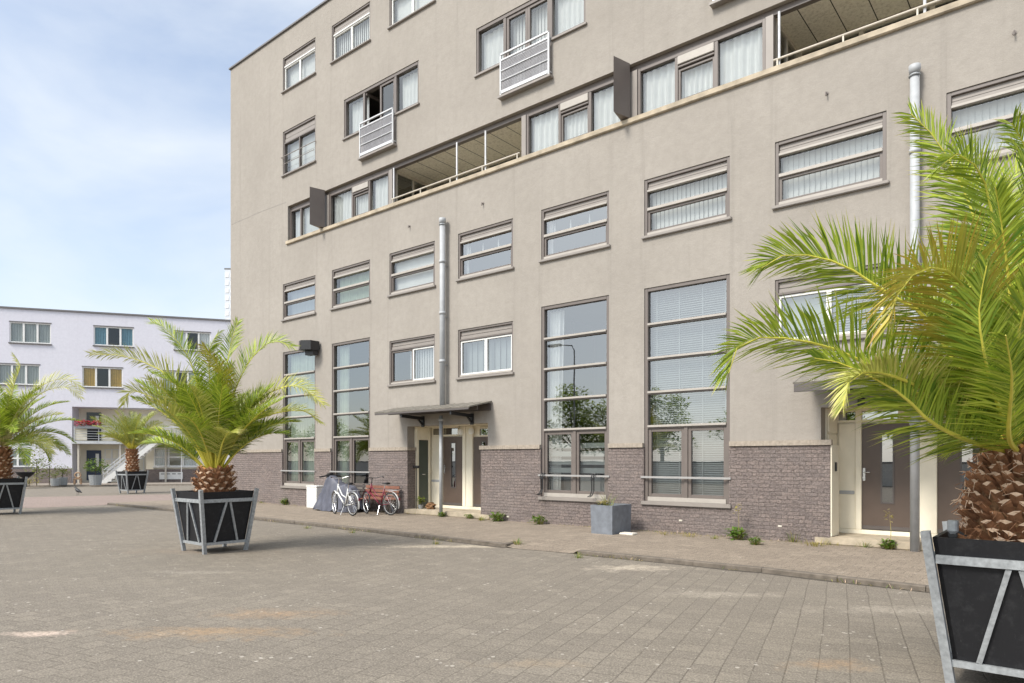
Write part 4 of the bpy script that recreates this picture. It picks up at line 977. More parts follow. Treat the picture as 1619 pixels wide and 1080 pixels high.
# mid-left planter: front corner post at pixel (323.6, 877)
def planter_center(px, py): return G(px, py) + Vector((-BS, BS, 0))
pc1 = planter_center(323.6, 876.5); make_planter(pc1, 'black planter with galvanised frame standing alone left of the bicycles, holding a broad palm')
pc2 = EYE + AX * 5.22 + RT * ((1464 - CX) / F * 5.22); pc2.z = 0; pc2 = pc2 + Vector((TS, TS, 0)); make_planter(pc2, 'close up black planter with galvanised frame cut by the bottom right corner of the picture')
zz = F * HC / (812.5 - YH); pc3 = P(3, 0, zz); pc3.z = 0; make_planter(pc3, 'black planter with a white round sticker at the left picture edge', rad(-4))
zz = F * HC / (780.5 - YH); pc4 = P(203, 0, zz); pc4.z = 0; make_planter(pc4 + AX * .35, 'small looking farthest black planter in front of the white stair', rad(4)); pc4 = pc4 + AX * .35
q = pc3 + Vector((half(.8) * .35, -half(.8) + .02, .78)); 
m = MB(); m.tube([(0, 0, 0), (0, -.012, 0)], .055, 16); so = m.build('sticker', 'white_paint'); so.location = q - pc3; so.parent = [o for o in scene.objects if o.name.startswith('planter') and o.type == 'EMPTY'][2]

def palm(pc, label, h): return thing('palm_tree', pc + UP * (HB - .1), label, 'palm', 'palms in black planters')
# --- palm A (mid left)
rg = random.Random(11); pa = palm(pc1, 'broad yellow green palm with a squat pineapple trunk, left of the bicycles', 1)
boot_trunk(pa, -.05, .52, lambda f: .25 + .05 * math.sin(math.pi * (.25 + .6 * f)) - .10 * max(0, f - .6), 6, 15, rg, 1.0, 1)
C = pc1 + UP * (HB + .38); Zc = (C - EYE).dot(AX)
def pxf(pal, C, lst, leaf, roll, rng, pairs, mats=('palm_leaf', 'rachis'), w0=.03, vl=28, **kw):
    pts = [C] + [P(x, y, z) for (x, y, z) in lst]; return frond(pal, pts, leaf, rad(roll), list(mats), rng, pairs, w0=w0, vlift=vl, **kw)
A = [([(318, 665, Zc), (275, 600, Zc - .2), (205, 565, Zc - .3), (142, 560, Zc - .4)], .5, 40, 'palm_leaf_pale'), ([(322, 650, Zc), (300, 570, Zc - .2), (262, 520, Zc - .3), (238, 508, Zc - .3)], .48, -50, 'palm_leaf'),
     ([(350, 640, Zc), (362, 560, Zc), (376, 508, Zc + .2)], .5, 50, 'palm_leaf'), ([(360, 650, Zc), (392, 575, Zc), (430, 540, Zc), (462, 548, Zc)], .55, 45, 'palm_leaf'), ([(370, 670, Zc), (420, 625, Zc), (470, 610, Zc - .2), (512, 640, Zc - .3)], .5, 40, 'palm_leaf_pale'),
     ([(375, 690, Zc - .3), (415, 650, Zc - .7), (445, 632, Zc - 1.0)], .5, 30, 'palm_leaf'), ([(310, 680, Zc), (262, 640, Zc), (210, 618, Zc), (196, 640, Zc)], .5, 30, 'palm_leaf_pale'), ([(335, 640, Zc), (330, 560, Zc - .3), (345, 525, Zc - .5)], .5, 20, 'palm_leaf'),
     ([(345, 655, Zc), (350, 590, Zc - .5), (320, 545, Zc - .8)], .45, 40, 'palm_leaf_dry'), ([(312, 660, Zc - .2), (280, 610, Zc - .7), (240, 590, Zc - 1)], .5, -30, 'palm_leaf'), ([(380, 680, Zc - .2), (430, 655, Zc - .2), (480, 650, Zc - .2), (505, 668, Zc - .2)], .42, 20, 'palm_leaf_pale')]
for l_, lf, ro, mt in A: pxf(pa, C, l_, lf, ro, rg, 140, (mt, 'rachis'))
auto_fronds(pa, C, 34, 2.15, .46, rg, 120, el_lo=54, el_hi=88, droop=.72, r0=.09, start=.26)
# --- palm B (close, right)
rg = random.Random(5); pb = palm(pc2, 'large bright green palm close by at the right picture edge before the brown doors', 1)
boot_trunk(pb, -.06, .80, lambda f: .30 + .055 * math.sin(math.pi * (.25 + .55 * f)) - .19 * f ** 1.5, 13, 19, rg, 1.0, 2)
C = pc2 + UP * (HB + .62); Zc = (C - EYE).dot(AX)
def z_(d): return Zc + d
B = [([(1480, 642, z_(-.1)), (1400, 592, z_(-.2)), (1311, 549, z_(-.3)), (1213, 533, z_(-.35)), (1166, 549, z_(-.4)), (1152, 590, z_(-.4))], .56, 38, 'palm_leaf'),
     ([(1515, 580, z_(.1)), (1462, 500, z_(.1)), (1400, 462, z_(.1)), (1335, 420, z_(.1)), (1274, 403, z_(.1)), (1229, 406, z_(.1)), (1204, 424, z_(.1))], .62, 42, 'palm_leaf'),
     ([(1562, 600, z_(-.4)), (1533, 480, z_(-.7)), (1515, 442, z_(-.8)), (1486, 424, z_(-.9)), (1450, 430, z_(-1)), (1421, 462, z_(-1.05)), (1408, 508, z_(-1.1))], .56, 30, 'palm_leaf_dry'),
     ([(1585, 560, z_(.0)), (1582, 453, z_(.0)), (1572, 364, z_(-.1)), (1559, 294, z_(-.2)), (1539, 258, z_(-.3)), (1513, 243, z_(-.35)), (1488, 262, z_(-.4))], .50, 35, 'palm_leaf'),
     ([(1572, 520, z_(.5)), (1545, 360, z_(.5)), (1505, 262, z_(.5)), (1470, 208, z_(.5)), (1440, 180, z_(.5))], .56, 55, 'palm_leaf'),
     ([(1610, 520, z_(.2)), (1622, 360, z_(.1)), (1625, 250, z_(.0)), (1600, 195, z_(-.1))], .6, 40, 'palm_leaf'),
     ([(1515, 655, z_(-.3)), (1445, 608, z_(-.6)), (1382, 588, z_(-.8)), (1345, 600, z_(-.9)), (1333, 642, z_(-.95))], .36, 20, 'palm_leaf_pale'),
     ([(1540, 700, z_(-.3)), (1473, 668, z_(-.5)), (1423, 622, z_(-.6)), (1340, 578, z_(-.6)), (1288, 566, z_(-.6))], .40, 40, 'palm_leaf'),
     ([(1578, 640, z_(-.5)), (1556, 560, z_(-.8)), (1548, 490, z_(-.9)), (1560, 420, z_(-1))], .45, 30, 'palm_leaf'),
     ([(1600, 640, z_(-.5)), (1612, 520, z_(-.8)), (1640, 430, z_(-1))], .5, 30, 'palm_leaf'), ([(1580, 600, z_(.3)), (1560, 430, z_(.6)), (1590, 300, z_(.8)), (1640, 240, z_(.9))], .55, 40, 'palm_leaf'),
     ([(1600, 600, z_(.0)), (1640, 480, z_(.0)), (1690, 400, z_(.0)), (1760, 380, z_(.0))], .55, 40, 'palm_leaf'), ([(1620, 660, z_(.0)), (1690, 590, z_(.0)), (1790, 560, z_(.0))], .5, 30, 'palm_leaf'),
     ([(1595, 690, z_(-.6)), (1600, 600, z_(-1.1)), (1590, 530, z_(-1.4))], .38, 20, 'palm_leaf')]
LW = .0165
for l_, lf, ro, mt in B: pxf(pb, C, l_, lf, ro, rg, 170, (mt, 'rachis'), w0=.030)
auto_fronds(pb, C, 30, 2.2, .46, rg, 150, start=.28, el_lo=42, el_hi=86, droop=.8, r0=.09, skip=lambda o, el: (o.dot(RT) < -.15 and el < rad(76)) or (o.dot(AX) < -.75 and el < rad(55)))
# --- palm C (left edge)
rg = random.Random(3); pcm = palm(pc3, 'palm with a tall slim trunk half cut by the left picture edge', 1)
boot_trunk(pcm, -.05, 1.1, lambda f: .215 - .02 * f, 11, 11, rg, .9)
C = pc3 + UP * (HB + 1.15); LW = .020
auto_fronds(pcm, C, 36, 2.4, .5, rg, 95, ('palm_leaf', 'rachis_pale'), el_lo=15, el_hi=84, droop=.95)
Zc = (C - EYE).dot(AX)
for l_ in ([(30, 640, Zc), (75, 605, Zc), (110, 600, Zc), (130, 618, Zc)], [(28, 660, Zc), (65, 622, Zc), (105, 612, Zc), (128, 630, Zc)], [(22, 610, Zc), (32, 580, Zc), (22, 560, Zc)]): pxf(pcm, C, l_, .55, 40, rg, 80, ('palm_leaf_pale', 'rachis_pale'))
# --- palm D (far)
rg = random.Random(9); pdm = palm(pc4, 'small far palm in front of the white outside stair', 1)
boot_trunk(pdm, -.05, 1.25, lambda f: .26 - .04 * f, 10, 11, rg, .9)
C = pc4 + UP * (HB + 1.25); auto_fronds(pdm, C, 32, 2.3, .5, rg, 75, ('palm_leaf_grey', 'rachis'), el_lo=38, el_hi=86, droop=.65)
# ------------------------------------------------------------------ bicycles (local x runs forward)
def bike(loc, rz, col, label, rims, steer=0.0, step=True, rear_guard='bike_white'):
    t = thing('bicycle', loc, label, 'bicycle', 'bicycles parked in front of the brick base', rz); r = .335; wb_ = 1.08
    def wheel(cx, st):
        q = Matrix.Rotation(st, 3, 'Z'); ax = q @ Vector((0, 1, 0)); c = Vector((cx, 0, r + .01))
        m = MB(); m.ring(c, ax, r - .018, .021, 40, 7); w = m.build('wheel', 'rubber', t, smooth=True)
        m = MB(); m.ring(c, ax, r - .045, .013, 40, 6); m.build('rim', rims, w)
        m = MB(); m.tube([c - ax * .04, c + ax * .04], .022, 8); u = ax.cross(UP).normalized()
        for k in range(20):
            a = 2 * math.pi * k / 20; d = u * math.cos(a) + UP * math.sin(a); m.tube([c + ax * .025 * (1 if k % 2 else -1), c + d * (r - .045)], .0022, 4)
        m.build('spokes', 'chrome', w)
        return q
    wheel(0, 0); qf = wheel(wb_, steer)
    m = MB(); bb = Vector((.44, 0, .29)); rx = Vector((0, 0, r + .01)); seat = Vector((.27, 0, .80)); head = Vector((wb_ - .235, 0, .93)); hb = Vector((wb_ - .17, 0, .66)); fx = Vector((wb_, 0, r + .01))
    m.tube([bb, seat], .021, 8); m.tube([bb, hb], .025, 8); m.tube([hb, head], .025, 8)
    mid = bb.lerp(hb, .45) + Vector((-.03, 0, .14)); m.tube([bb.lerp(seat, .45), mid, head - (head - hb) * .25], .020, 8)
    for s in (-1, 1):
        o = Vector((0, s * .05, 0)); m.tube([bb + o * .5, rx + o], .010, 6); m.tube([seat - Vector((0, 0, .12)) + o * .3, rx + o], .009, 6)
    m.build('frame', col, t, smooth=True)
    m = MB()
    for s in (-1, 1): o = qf @ Vector((0, s * .05, 0)); m.tube([hb + o * .7, hb + o + (fx - hb) * .4, fx + o], .011, 6)
    m.build('fork', col, t)
    m = MB(); m.tube([seat, seat + Vector((-.03, 0, .13))], .013, 8); m.build('seat_post', 'chrome', t)
    m = MB(); sp = seat + Vector((-.04, 0, .15)); pr = [(-.13, .085, .035), (-.06, .095, .03), (.02, .055, .022), (.12, .025, .015), (.15, .01, .008)]
    bm = bmesh.new(); rows = []
    for (dx, hw, hh) in pr: rows.append([bm.verts.new(sp + Vector((dx, hw * math.cos(a), hh * math.sin(a)))) for a in [2 * math.pi * k / 10 for k in range(10)]])
    for a, b in zip(rows, rows[1:]):
        for k in range(10): bm.faces.new((a[k], a[(k + 1) % 10], b[(k + 1) % 10], b[k]))
    bm.faces.new(rows[0][::-1]); bm.faces.new(rows[-1]); m.addbm(bm); m.build('saddle', 'black_plastic', t, smooth=True)
    m = MB(); hs = head + Vector((-.03, 0, .17)); m.tube([head, hs], .013, 8); L = qf @ Vector((0, 1, 0)); Fw = qf @ Vector((1, 0, 0))
    m.tube([hs - L * .28 - Fw * .22 + UP * .03, hs - L * .27 - Fw * .08 + UP * .05, hs - L * .12 + Fw * .05, hs + L * .12 + Fw * .05, hs + L * .27 - Fw * .08 + UP * .05, hs + L * .28 - Fw * .22 + UP * .03], .011, 8)
    h_ = m.build('handlebar', 'chrome' if col == 'bike_white' else 'black_plastic', t); m = MB()
    for s in (-1, 1): m.tube([hs + L * s * .275 - Fw * .11 + UP * .045, hs + L * s * .28 - Fw * .24 + UP * .03], .017, 8)
    m.build('grip', 'black_plastic', h_)
    for cx_, a0, a1, q_ in ((0, -20, 150, 0), (wb_, 20, 130, steer)):
        m = MB(); q2 = Matrix.Rotation(q_, 3, 'Z'); n = 16; prev = None
        for k in range(n + 1):
            a = rad(a0 + (a1 - a0) * k / n) if cx_ == 0 else rad(a0 + (a1 - a0) * k / n); rr = r + .03
            d = Vector((-math.cos(a) if cx_ == 0 else math.cos(a) * 1, 0, math.sin(a))); c = Vector((cx_, 0, r + .01)); p = c + q2 @ (d * rr); e = q2 @ Vector((0, .026, 0)); inn = c + q2 @ (d * (rr + .010))
            row = [p - e, inn, p + e]
            if prev: m.quad(prev[0], row[0], row[1], prev[1]); m.quad(prev[1], row[1], row[2], prev[2])
            prev = row
        m.build('mudguard', rear_guard if cx_ == 0 else col, t)
    m = MB(); m.tube([bb - Vector((0, .05, 0)), bb + Vector((0, .05, 0))], .03, 8); m.ring(bb + Vector((0, .05, 0)), (0, 1, 0), .085, .008, 24, 5)
    m.tube([bb + Vector((0, .06, 0)), bb + Vector((.1, .07, -.13))], .009, 6); m.tube([bb - Vector((0, .06, 0)), bb + Vector((-.1, -.07, .13))], .009, 6); m.bbox(.44 + .06, .44 + .14, .07, .16, .14, .165); m.bbox(.44 - .14, .44 - .06, -.16, -.07, .41, .435); m.build('crank', 'black_plastic', t)
    m = MB(); zr = 2 * r + .08
    for s in (-1, 1): m.tube([(-.3, s * .06, zr), (.16, s * .05, zr)], .007, 6); m.tube([(-.2, s * .06, zr), (0, s * .055, r + .01)], .006, 6)
    for x in (-.28, -.14, 0, .12): m.tube([(x, -.06, zr), (x, .06, zr)], .006, 6)
    m.build('rack', 'chrome', t)
    m = MB(); m.bbox(-.40, -.365, -.03, .03, .46, .54); m.build('tail_light', 'bike_red', t)
    m = MB(); m.tube([bb + Vector((-.02, .05, 0)), (.36, .2, .02)], .008, 6); m.build('kickstand', 'chrome', t)
    return t
g = G(557.5, 816.0, ZP); rzb = math.pi
bike(g, math.pi + rad(-8), 'bike_white', 'white city bicycle leaning in front of the grey covered scooter', 'chrome', rad(-14))
g2 = G(617.5, 815.0, ZP); bike(g2, math.pi + rad(2), 'bike_red', 'dark red city bicycle with black saddle in front of the wooden bench', 'chrome', rad(-22))
# benches
def bench(pa, pb_, y, label, mat):
    ba, bbx = wx(pa), wx(pb_); B_ = thing('bench', ((ba + bbx) / 2, y, ZP), label, 'bench'); hw = (bbx - ba) / 2
    m = MB()
    for k in range(4): m.bbox(-hw, hw, .22 - .02 * k, .25 - .02 * k, .84 - .115 * k - .09, .84 - .115 * k, .006)
    m.build('backrest', mat, B_); m = MB()
    for k in range(4): m.bbox(-hw, hw, -.24 + .105 * k, -.15 + .105 * k, .42, .45, .006)
    m.build('seat', mat, B_)
    for s in (-1, 1):
        x = s * (hw - .12)
        for (p, q) in (((x, -.2, 0), (x, -.2, .42)), ((x, .2, 0), (x, .26, .86)), ((x, -.2, .40), (x, .22, .40))): m = MB(); m.bar(p, q, .05); m.build('leg' if p[2] == 0 else 'arm_bracket', 'dark_taupe', B_)
bench(586, 639, -.42, 'red brown slatted wooden bench against the brick wall behind the red bicycle', 'wood_red')
bench(561, 584, -.40, 'dark slatted bench squeezed between the covered scooter and the red brown bench', 'dark_taupe')
# covered scooter
sa, sb = wx(500, -.8), wx(566, -.8); Lx = sb - sa; SC = thing('covered_scooter', ((sa + sb) / 2, -.72, ZP), 'scooter hidden under a wrinkled grey blue cover behind the white bicycle', 'scooter cover')
prof = [(0, .12), (.06, .45), (.14, .62), (.22, .78), (.28, 1.06), (.36, 1.14), (.44, 1.10), (.52, .98), (.6, .90), (.72, .86), (.84, .80), (.93, .62), (1.0, .15)]
def pr_(u):
    for (a, x), (b, y) in zip(prof, prof[1:]):
        if a <= u <= b: q = (u - a) / (b - a); q = q * q * (3 - 2 * q); return x + (y - x) * q
    return .1
m = MB(); nu, nv = 56, 33
for i in range(nu + 1):
    u = i / nu; hgt = pr_(u); wd = .16 + .17 * math.sin(math.pi * min(1, max(0, u)) ) ** .5
    for j in range(nv):
        v = -1 + 2 * j / (nv - 1); av = abs(v); top = .34
        if av < top: y = v / top * .12 * (wd / .3); z = hgt - .03 * (av / top) ** 2
        else: q = (av - top) / (1 - top); y = math.copysign(.12 * (wd / .3) + (wd - .06) * q ** .8 * .9, v); z = hgt - .03 - (hgt - .05) * q
        fold = noise.noise(Vector((u * 8 + v, v * 1.2, 3))) * .13 * (av ** .6) + noise.noise(Vector((u * 19 - v * 2, v * 3, 9))) * .06
        m.v.append(((u - .5) * Lx + .04 * noise.noise(Vector((v * 3, u * 2, 1))), y + math.copysign(fold, v) if av > .1 else y, max(.015, z + fold * .7 - .10 * max(0, noise.noise(Vector((u * 7, v * 2, 5)))))))
for i in range(nu):
    for j in range(nv - 1): m.f.append((i * nv + j, (i + 1) * nv + j, (i + 1) * nv + j + 1, i * nv + j + 1)); m.m.append(0)
m.build('cover', 'tarp', SC, smooth=True)
m = MB()
for x in (-.33 * Lx, .32 * Lx): m.ring((x, 0, .21), (0, 1, 0), .17, .05, 24, 8)
m.build('wheel', 'rubber', SC, smooth=True)
m = MB(); m.tube([(-.2 * Lx, -.42, 1.10), (-.17 * Lx, -.2, 1.14), (-.16 * Lx, .2, 1.14), (-.18 * Lx, .4, 1.10)], .025, 8); m.bbox(-.24 * Lx, -.16 * Lx, -.12, .12, 1.02, 1.22, .04); m.build('handlebar', 'black_plastic', SC)
# white cabinet beside it
xa, xb = wx(490, -.3), wx(506, -.3); zt_ = wz(498, 768, -.3); t = thing('utility_cabinet', ((xa + xb) / 2, -.28, ZP), 'plain white low cabinet against the brick base left of the covered scooter', 'cabinet'); w2 = (xb - xa) / 2
m = MB(); m.bbox(-w2, w2, -.16, .2, .0, zt_ - ZP - .04, .01); m.build('body', 'white_paint', t); m = MB(); m.bbox(-w2 - .02, w2 + .02, -.18, .22, zt_ - ZP - .038, zt_ - ZP, .01); m.build('lid', 'white_paint', t)
m = MB(); m.bbox(-w2 + .04, w2 - .04, -.168, -.161, .05, zt_ - ZP - .08, .004); m.build('door', 'white_paint', t)
# broom and pots by the green door
xl, xr, yd, zt = E1; q = W(663, 805, .15)
t = thing('broom', (xl + .30, .10, ZP + .147), 'dark broom leaning beside the green side door with its head up', 'broom'); m = MB(); m.tube([(0, 0, 0), (-.12, .12, 1.25)], .013, 8); m.build('stick', 'black_plastic', t); m = MB(); m.bbox(-.27, .0, .08, .16, 1.25, 1.33, .02); m.build('head', 'black_plastic', t)
def blades(m, c, n, L, spread, rng, mats, w=.012, dry=0):
    for k in range(n):
        a = rng.random() * 6.283; el = rad(rng.uniform(25, 85)); l = L * rng.uniform(.4, 1.1); o = Vector((math.cos(a), math.sin(a), 0)); p = Vector(c) + o * spread * rng.random()
        d = o * math.cos(el) + UP * math.sin(el); wd = Vector((-o.y, o.x, 0)); m.blade([p, p + d * l * .55, p + d * l + o * l * .2 - UP * l * .15], [w, w * .8], wd, rng.randrange(mats))
def leafy(m, c, n, rx, rz_, size, rng, mi=0):
    for k in range(n):
        d = Vector((rng.gauss(0, 1), rng.gauss(0, 1), rng.gauss(0, 1))).normalized() * rng.random() ** .4; p = Vector(c) + Vector((d.x * rx, d.y * rx, d.z * rz_))
        a = rng.random() * 6.283; o = Vector((math.cos(a), math.sin(a), rng.uniform(-.4, .7))).normalized(); l = size * rng.uniform(.6, 1.3)
        m.blade([p, p + o * l * .5 + UP * l * .08, p + o * l], [l * .28, l * .36], o.cross(Vector((rng.uniform(-.4, .4), rng.uniform(-.4, .4), 1))).normalized(), mi)
t = thing('potted_plant', (xl + .32, .26, ZP + .147), 'small grey green potted plant on the step by the green door', 'plant'); m = MB(); m.tube([(0, 0, 0), (0, 0, .12)], [.07, .09], 12); m.build('pot', 'galvanised', t)
m = MB(); m.uv = {}; leafy(m, (0, 0, .24), 60, .15, .12, .12, R); m.build('leaves', 'shrub_leaf', t)
t = thing('stone_ornament', (xl + .66, .36, ZP + .147), 'dark brown rounded clump of stones on the step right of the small plant', 'ornament'); m = MB()
for k in range(5):
    bm = bmesh.new(); bmesh.ops.create_icosphere(bm, subdivisions=2, radius=.09)
    for v in bm.verts: v.co = v.co * (1 + .35 * noise.noise(v.co * 9 + Vector((k, 0, 0)))) + Vector((R.uniform(-.12, .12), R.uniform(-.06, .06), .07 + .05 * (k % 2)))
    m.addbm(bm)
m.build('stones', 'trunk_fibre', t)
# grey planter
g0 = G(967, 846, ZP); t = thing('planter', (g0.x - .28, g0.y + .44, ZP), 'slate grey cuboid planter with dry weeds below the windows', 'planter'); m = MB()
hx, hy, H = .285, .42, .64
def tap(s, z): return s * (.96 + .04 * z / H)
o_ = [(-1, -1), (1, -1), (1, 1), (-1, 1)]; i = 0
m.v += [(a * hx * .96, b * hy * .96, 0) for a, b in o_] + [(a * hx, b * hy, H) for a, b in o_] + [(a * (hx - .035), b * (hy - .035), H) for a, b in o_] + [(a * (hx - .04), b * (hy - .04), H - .08) for a, b in o_]
for k in range(4):
    for lv in range(3): m.f.append((lv * 4 + k, lv * 4 + (k + 1) % 4, lv * 4 + 4 + (k + 1) % 4, lv * 4 + 4 + k)); m.m.append(0)
m.build('box', 'grey_fibre', t); m = MB(); m.quad((-hx + .04, -hy + .04, H - .079), (hx - .04, -hy + .04, H - .079), (hx - .04, hy - .04, H - .079), (-hx + .04, hy - .04, H - .079)); m.build('soil', 'soil', t)
m = MB(); m.uv = {}; blades(m, (-.05, -.1, H - .08), 60, .45, .2, R, 2, .010); leafy(m, (-.12, -.2, H + .03), 40, .16, .1, .09, R); m.build('weeds', ['weed_dry', 'weed_leaf'], t)
t = thing('paving_slab', tuple(G(990, 846, ZP) + Vector((0, .1, 0))), 'small pale stone slab lying at the foot of the slate grey planter', 'slab'); m = MB(); m.bbox(-.17, .17, -.12, .12, 0, .045, .012); m.build('slab', 'lichen_white', t)
# bent black brackets on the rail of the left big window
for px, lab in ((857.5, 'black bent hook hung at the left end of the big window rail'), (938, 'black bent hook hung near the right end of the same window rail')):
    x = wx(px, -.1); t = thing('rail_hook', (x, -.10, ZP + 1.255), lab, 'hook', 'black hooks on the window rail'); m = MB()
    for dx in (-.035, .035): m.tube([(dx, .09, -.02), (dx, .07, .05), (dx, .0, .05), (dx, -.03, -.02), (dx * .8, -.02, -.36), (dx * .8, -.10, -.47), (dx * .8, -.2, -.50)], .014, 6)
    m.bbox(-.05, .05, -.05, -.02, -.1, -.04); m.build('hook', 'black_plastic', t)
# weeds: pixel, height, blades, kind, label
WEEDS = [(471, 797, .34, 60, 0, 'bushy green weed at the wall left of the white cabinet'), (421, 795, .14, 30, 1, 'low dry weed at the brick wall right of the broad palm'), (699, 817, .2, 70, 0, 'spread of green weeds at the foot of the thin pole'),
  (742, 820, .2, 45, 0, 'small green weed in front of the step below the brown door'), (761, 823, .18, 45, 1, 'yellowish weed at the right end of the left door step'), (786, 824, .32, 80, 0, 'dense tall weed at the brick pier right of the left entrance'), (853, 829, .3, 60, 0, 'green weed at the wall left of the slate grey planter'),
  (1166, 853, .34, 80, 2, 'tall stalky weed at the wall right of the second big window'), (1194, 861, .2, 70, 0, 'flat green weed right of the tall stalky weed'), (1254, 857, .3, 35, 1, 'thin yellow green weed near the middle of the right brick wall'), (1406, 868, .24, 90, 2, 'green weed with one tall stalk at the step before the right brown door'),
  (486, 831, .1, 50, 1, 'yellow moss and weed on the kerb below the white bicycle'), (557, 838, .1, 40, 1, 'yellow weed on the kerb below the red bicycle'), (690, 855, .1, 45, 1, 'small yellow weed on the kerb before the left entrance'), (818, 858, .16, 50, 1, 'weed tuft at the corner of the dropped kerb'), (915, 876, .14, 45, 1, 'weed tuft at the start of the right kerb'),
  (1090, 848, .12, 70, 3, 'dry straw weeds along the wall under the second big window'), (1288, 862, .16, 80, 3, 'orange dry weeds at the left end of the right step'), (1050, 845, .1, 60, 3, 'dry weeds at the wall right of the slate grey planter'), (1130, 852, .12, 45, 1, 'short yellow weed left of the tall stalky weed'), (1376, 862, .2, 35, 1, 'thin dry weed growing at the step under the cream side panel')]
for px, py, h, n, kd, lab in WEEDS:
    g = G(px, py, ZP); 
    if py < 815 or (px > 690 and py < 870 and px not in (690, 818, 915)): g = Vector((g.x, min(g.y, -.08), ZP))
    t = thing('weed', (g.x, g.y, pz(g.x, g.y) if g.y > ky(g.x) else 0), lab, 'weed', 'weeds along the wall and kerb'); m = MB(); m.uv = {}
    blades(m, (0, 0, 0), n, h, .10 if kd != 3 else .3, R, 2, .011 if h > .15 else .007)
    if kd in (0, 2): leafy(m, (0, 0, h * .35), n, h * .65, h * .35, h * .42, R)
    if kd == 2:
        m.blade([Vector((.02, 0, 0)), Vector((.03, 0, .35)), Vector((.0, 0, .72))], [.012, .010], Vector((1, 0, 0)), 1); leafy(m, (.01, 0, .62), 22, .08, .14, .07, R, 1)
    m.build('leaves', ['weed_leaf', 'weed_dry'] if kd in (0, 2) else ['weed_dry', 'weed_dry' if kd == 3 else 'weed_leaf'], t)
t = thing('garden_spotlight', pc2 + Vector((-.40, -.30, HB - .1)), 'small grey cylinder spotlight standing inside the close up planter beside the trunk', 'spotlight'); m = MB(); m.tube([(0, 0, 0), (0, 0, .10)], .014, 8); m.bbox(-.03, .03, -.02, .02, .07, .12, .006); m.build('bracket', 'black_plastic', t); m = MB(); m.tube([(0, 0, .10), (0, 0, .125), (.0, 0, .20), (0, 0, .205)], [.026, .038, .038, .03], 14); m.build('lamp_head', 'galvanised', t)
# dry litter and grass blades along the wall foot and the kerb
m = MB(); m.uv = {}; rl = random.Random(4)
def litter(x, y, z, k):
    for _ in range(k):
        a = rl.random() * 6.283; o = Vector((math.cos(a), math.sin(a), 0)); el = rad(rl.uniform(2, 60)); l = rl.uniform(.03, .11); p = Vector((x + rl.gauss(0, .1), y + rl.gauss(0, .03), z + .003)); d = o * math.cos(el) + UP * math.sin(el)
        m.blade([p, p + d * l * .6, p + d * l - UP * l * .1], [.007, .006], Vector((-o.y, o.x, 0)), rl.choice([0, 0, 0, 1, 2]))
for k in range(620):
    x = rl.uniform(XC, wx(1500)); e_ = noise.noise(Vector((x * .9, 0, 0)))
    if e_ < -.08 or (wx(645) < x < wx(760) and rl.random() < .6): continue
    litter(x, -.07 - abs(rl.gauss(0, .06)), ZP, 3)
for k in range(620):
    x = rl.uniform(KP[0].x + 1, wx(1500)); e_ = noise.noise(Vector((x * .7, 5, 0)))
    if e_ < .0 or kl.x < x < kr.x: continue
    litter(x, ky(x) - .02 - abs(rl.gauss(0, .025)), 0, 3)
tag(m.build('dry_grass', ['weed_dry', 'weed_leaf', 'boot_cut']), 'dry straw grass and litter along the wall foot and kerb', 'grass', kind='stuff')
# bird on the far plaza
g = G(123, 783); t = thing('bird', g, 'small black bird standing on the far plaza between the palms', 'bird', None, rad(200)); bm = bmesh.new()
m = MB(); pts = [(-.27, .0, .13), (-.17, 0, .17), (-.08, 0, .20), (.02, 0, .24), (.09, 0, .29), (.12, 0, .35), (.155, 0, .375), (.19, 0, .37), (.235, 0, .36)]; m.tube(pts, [.012, .04, .075, .085, .065, .04, .045, .03, .006], 12)
m.tube([(.0, .03, .18), (.01, .035, .08), (.0, .035, 0), (.05, .035, .004)], .007, 6); m.tube([(.0, -.03, .18), (-.02, -.035, .08), (-.03, -.035, 0), (.02, -.035, .004)], .007, 6); bm.free(); m.build('body', 'bird_black', t, smooth=True)
# things in front of the white building
def on_far(px, py): return G(px, py, zk_)
def shrub(px, py, label, rx, h, n, size, pot=None, mat='shrub_leaf', name='shrub'):
    g = on_far(px, py); t = thing(name, g, label, 'plant' if pot else 'shrub'); z0 = 0
    if pot: m = MB(); m.tube([(0, 0, 0), (0, 0, pot)], [pot * .5, pot * .62], 14); m.build('pot', 'galvanised', t); z0 = pot
    m = MB(); m.tube([(0, 0, z0 * .9), (.03, 0, z0 + h * .6)], .025, 6); m.build('stem', 'bark', t)
    m = MB(); m.uv = {}; leafy(m, (0, 0, z0 + h * .55), n, rx, h * .45, size, R); leafy(m, (rx * .4, 0, z0 + h * .35), n // 3, rx * .8, h * .3, size, R); m.build('leaves', mat, t); return t
shrub(58, 768, 'tall grey green shrub beside the ground floor window of the white block', .7, 2.6, 260, .22); shrub(78, 767, 'thin sparse twiggy shrub right of the tall shrub', .8, 2.1, 120, .16)
shrub(99, 767, 'low yellow green plant in a grey pot at the brick base corner', .55, .8, 160, .16, .5, name='potted_plant'); shrub(46, 769, 'low dark reddish shrub at the foot of the white block', .6, .6, 120, .15, None, 'weed_dry')
shrub(87, 768, 'small pale plant in a grey pot between the shrubs', .3, .4, 70, .12, .45, name='potted_plant')
shrub(151, 767, 'yellow green bush in a grey pot before the dark blue door', .75, 1.1, 260, .2, .65, 'weed_leaf', name='potted_plant')
g = on_far(123, 766); t = thing('wooden_ornament', g, 'pale wooden ring shaped ornament on the step left of the dark blue door', 'ornament', None, WA); m = MB(); m.ring((0, 0, .62), (0, 1, 0), .17, .05, 24, 8); m.bbox(-.24, .24, -.1, .1, .32, .41, .02); m.bbox(-.24, -.13, -.08, .08, 0, .32, .02); m.bbox(.13, .24, -.08, .08, 0, .32, .02); m.build('ring', 'wood_pale', t)
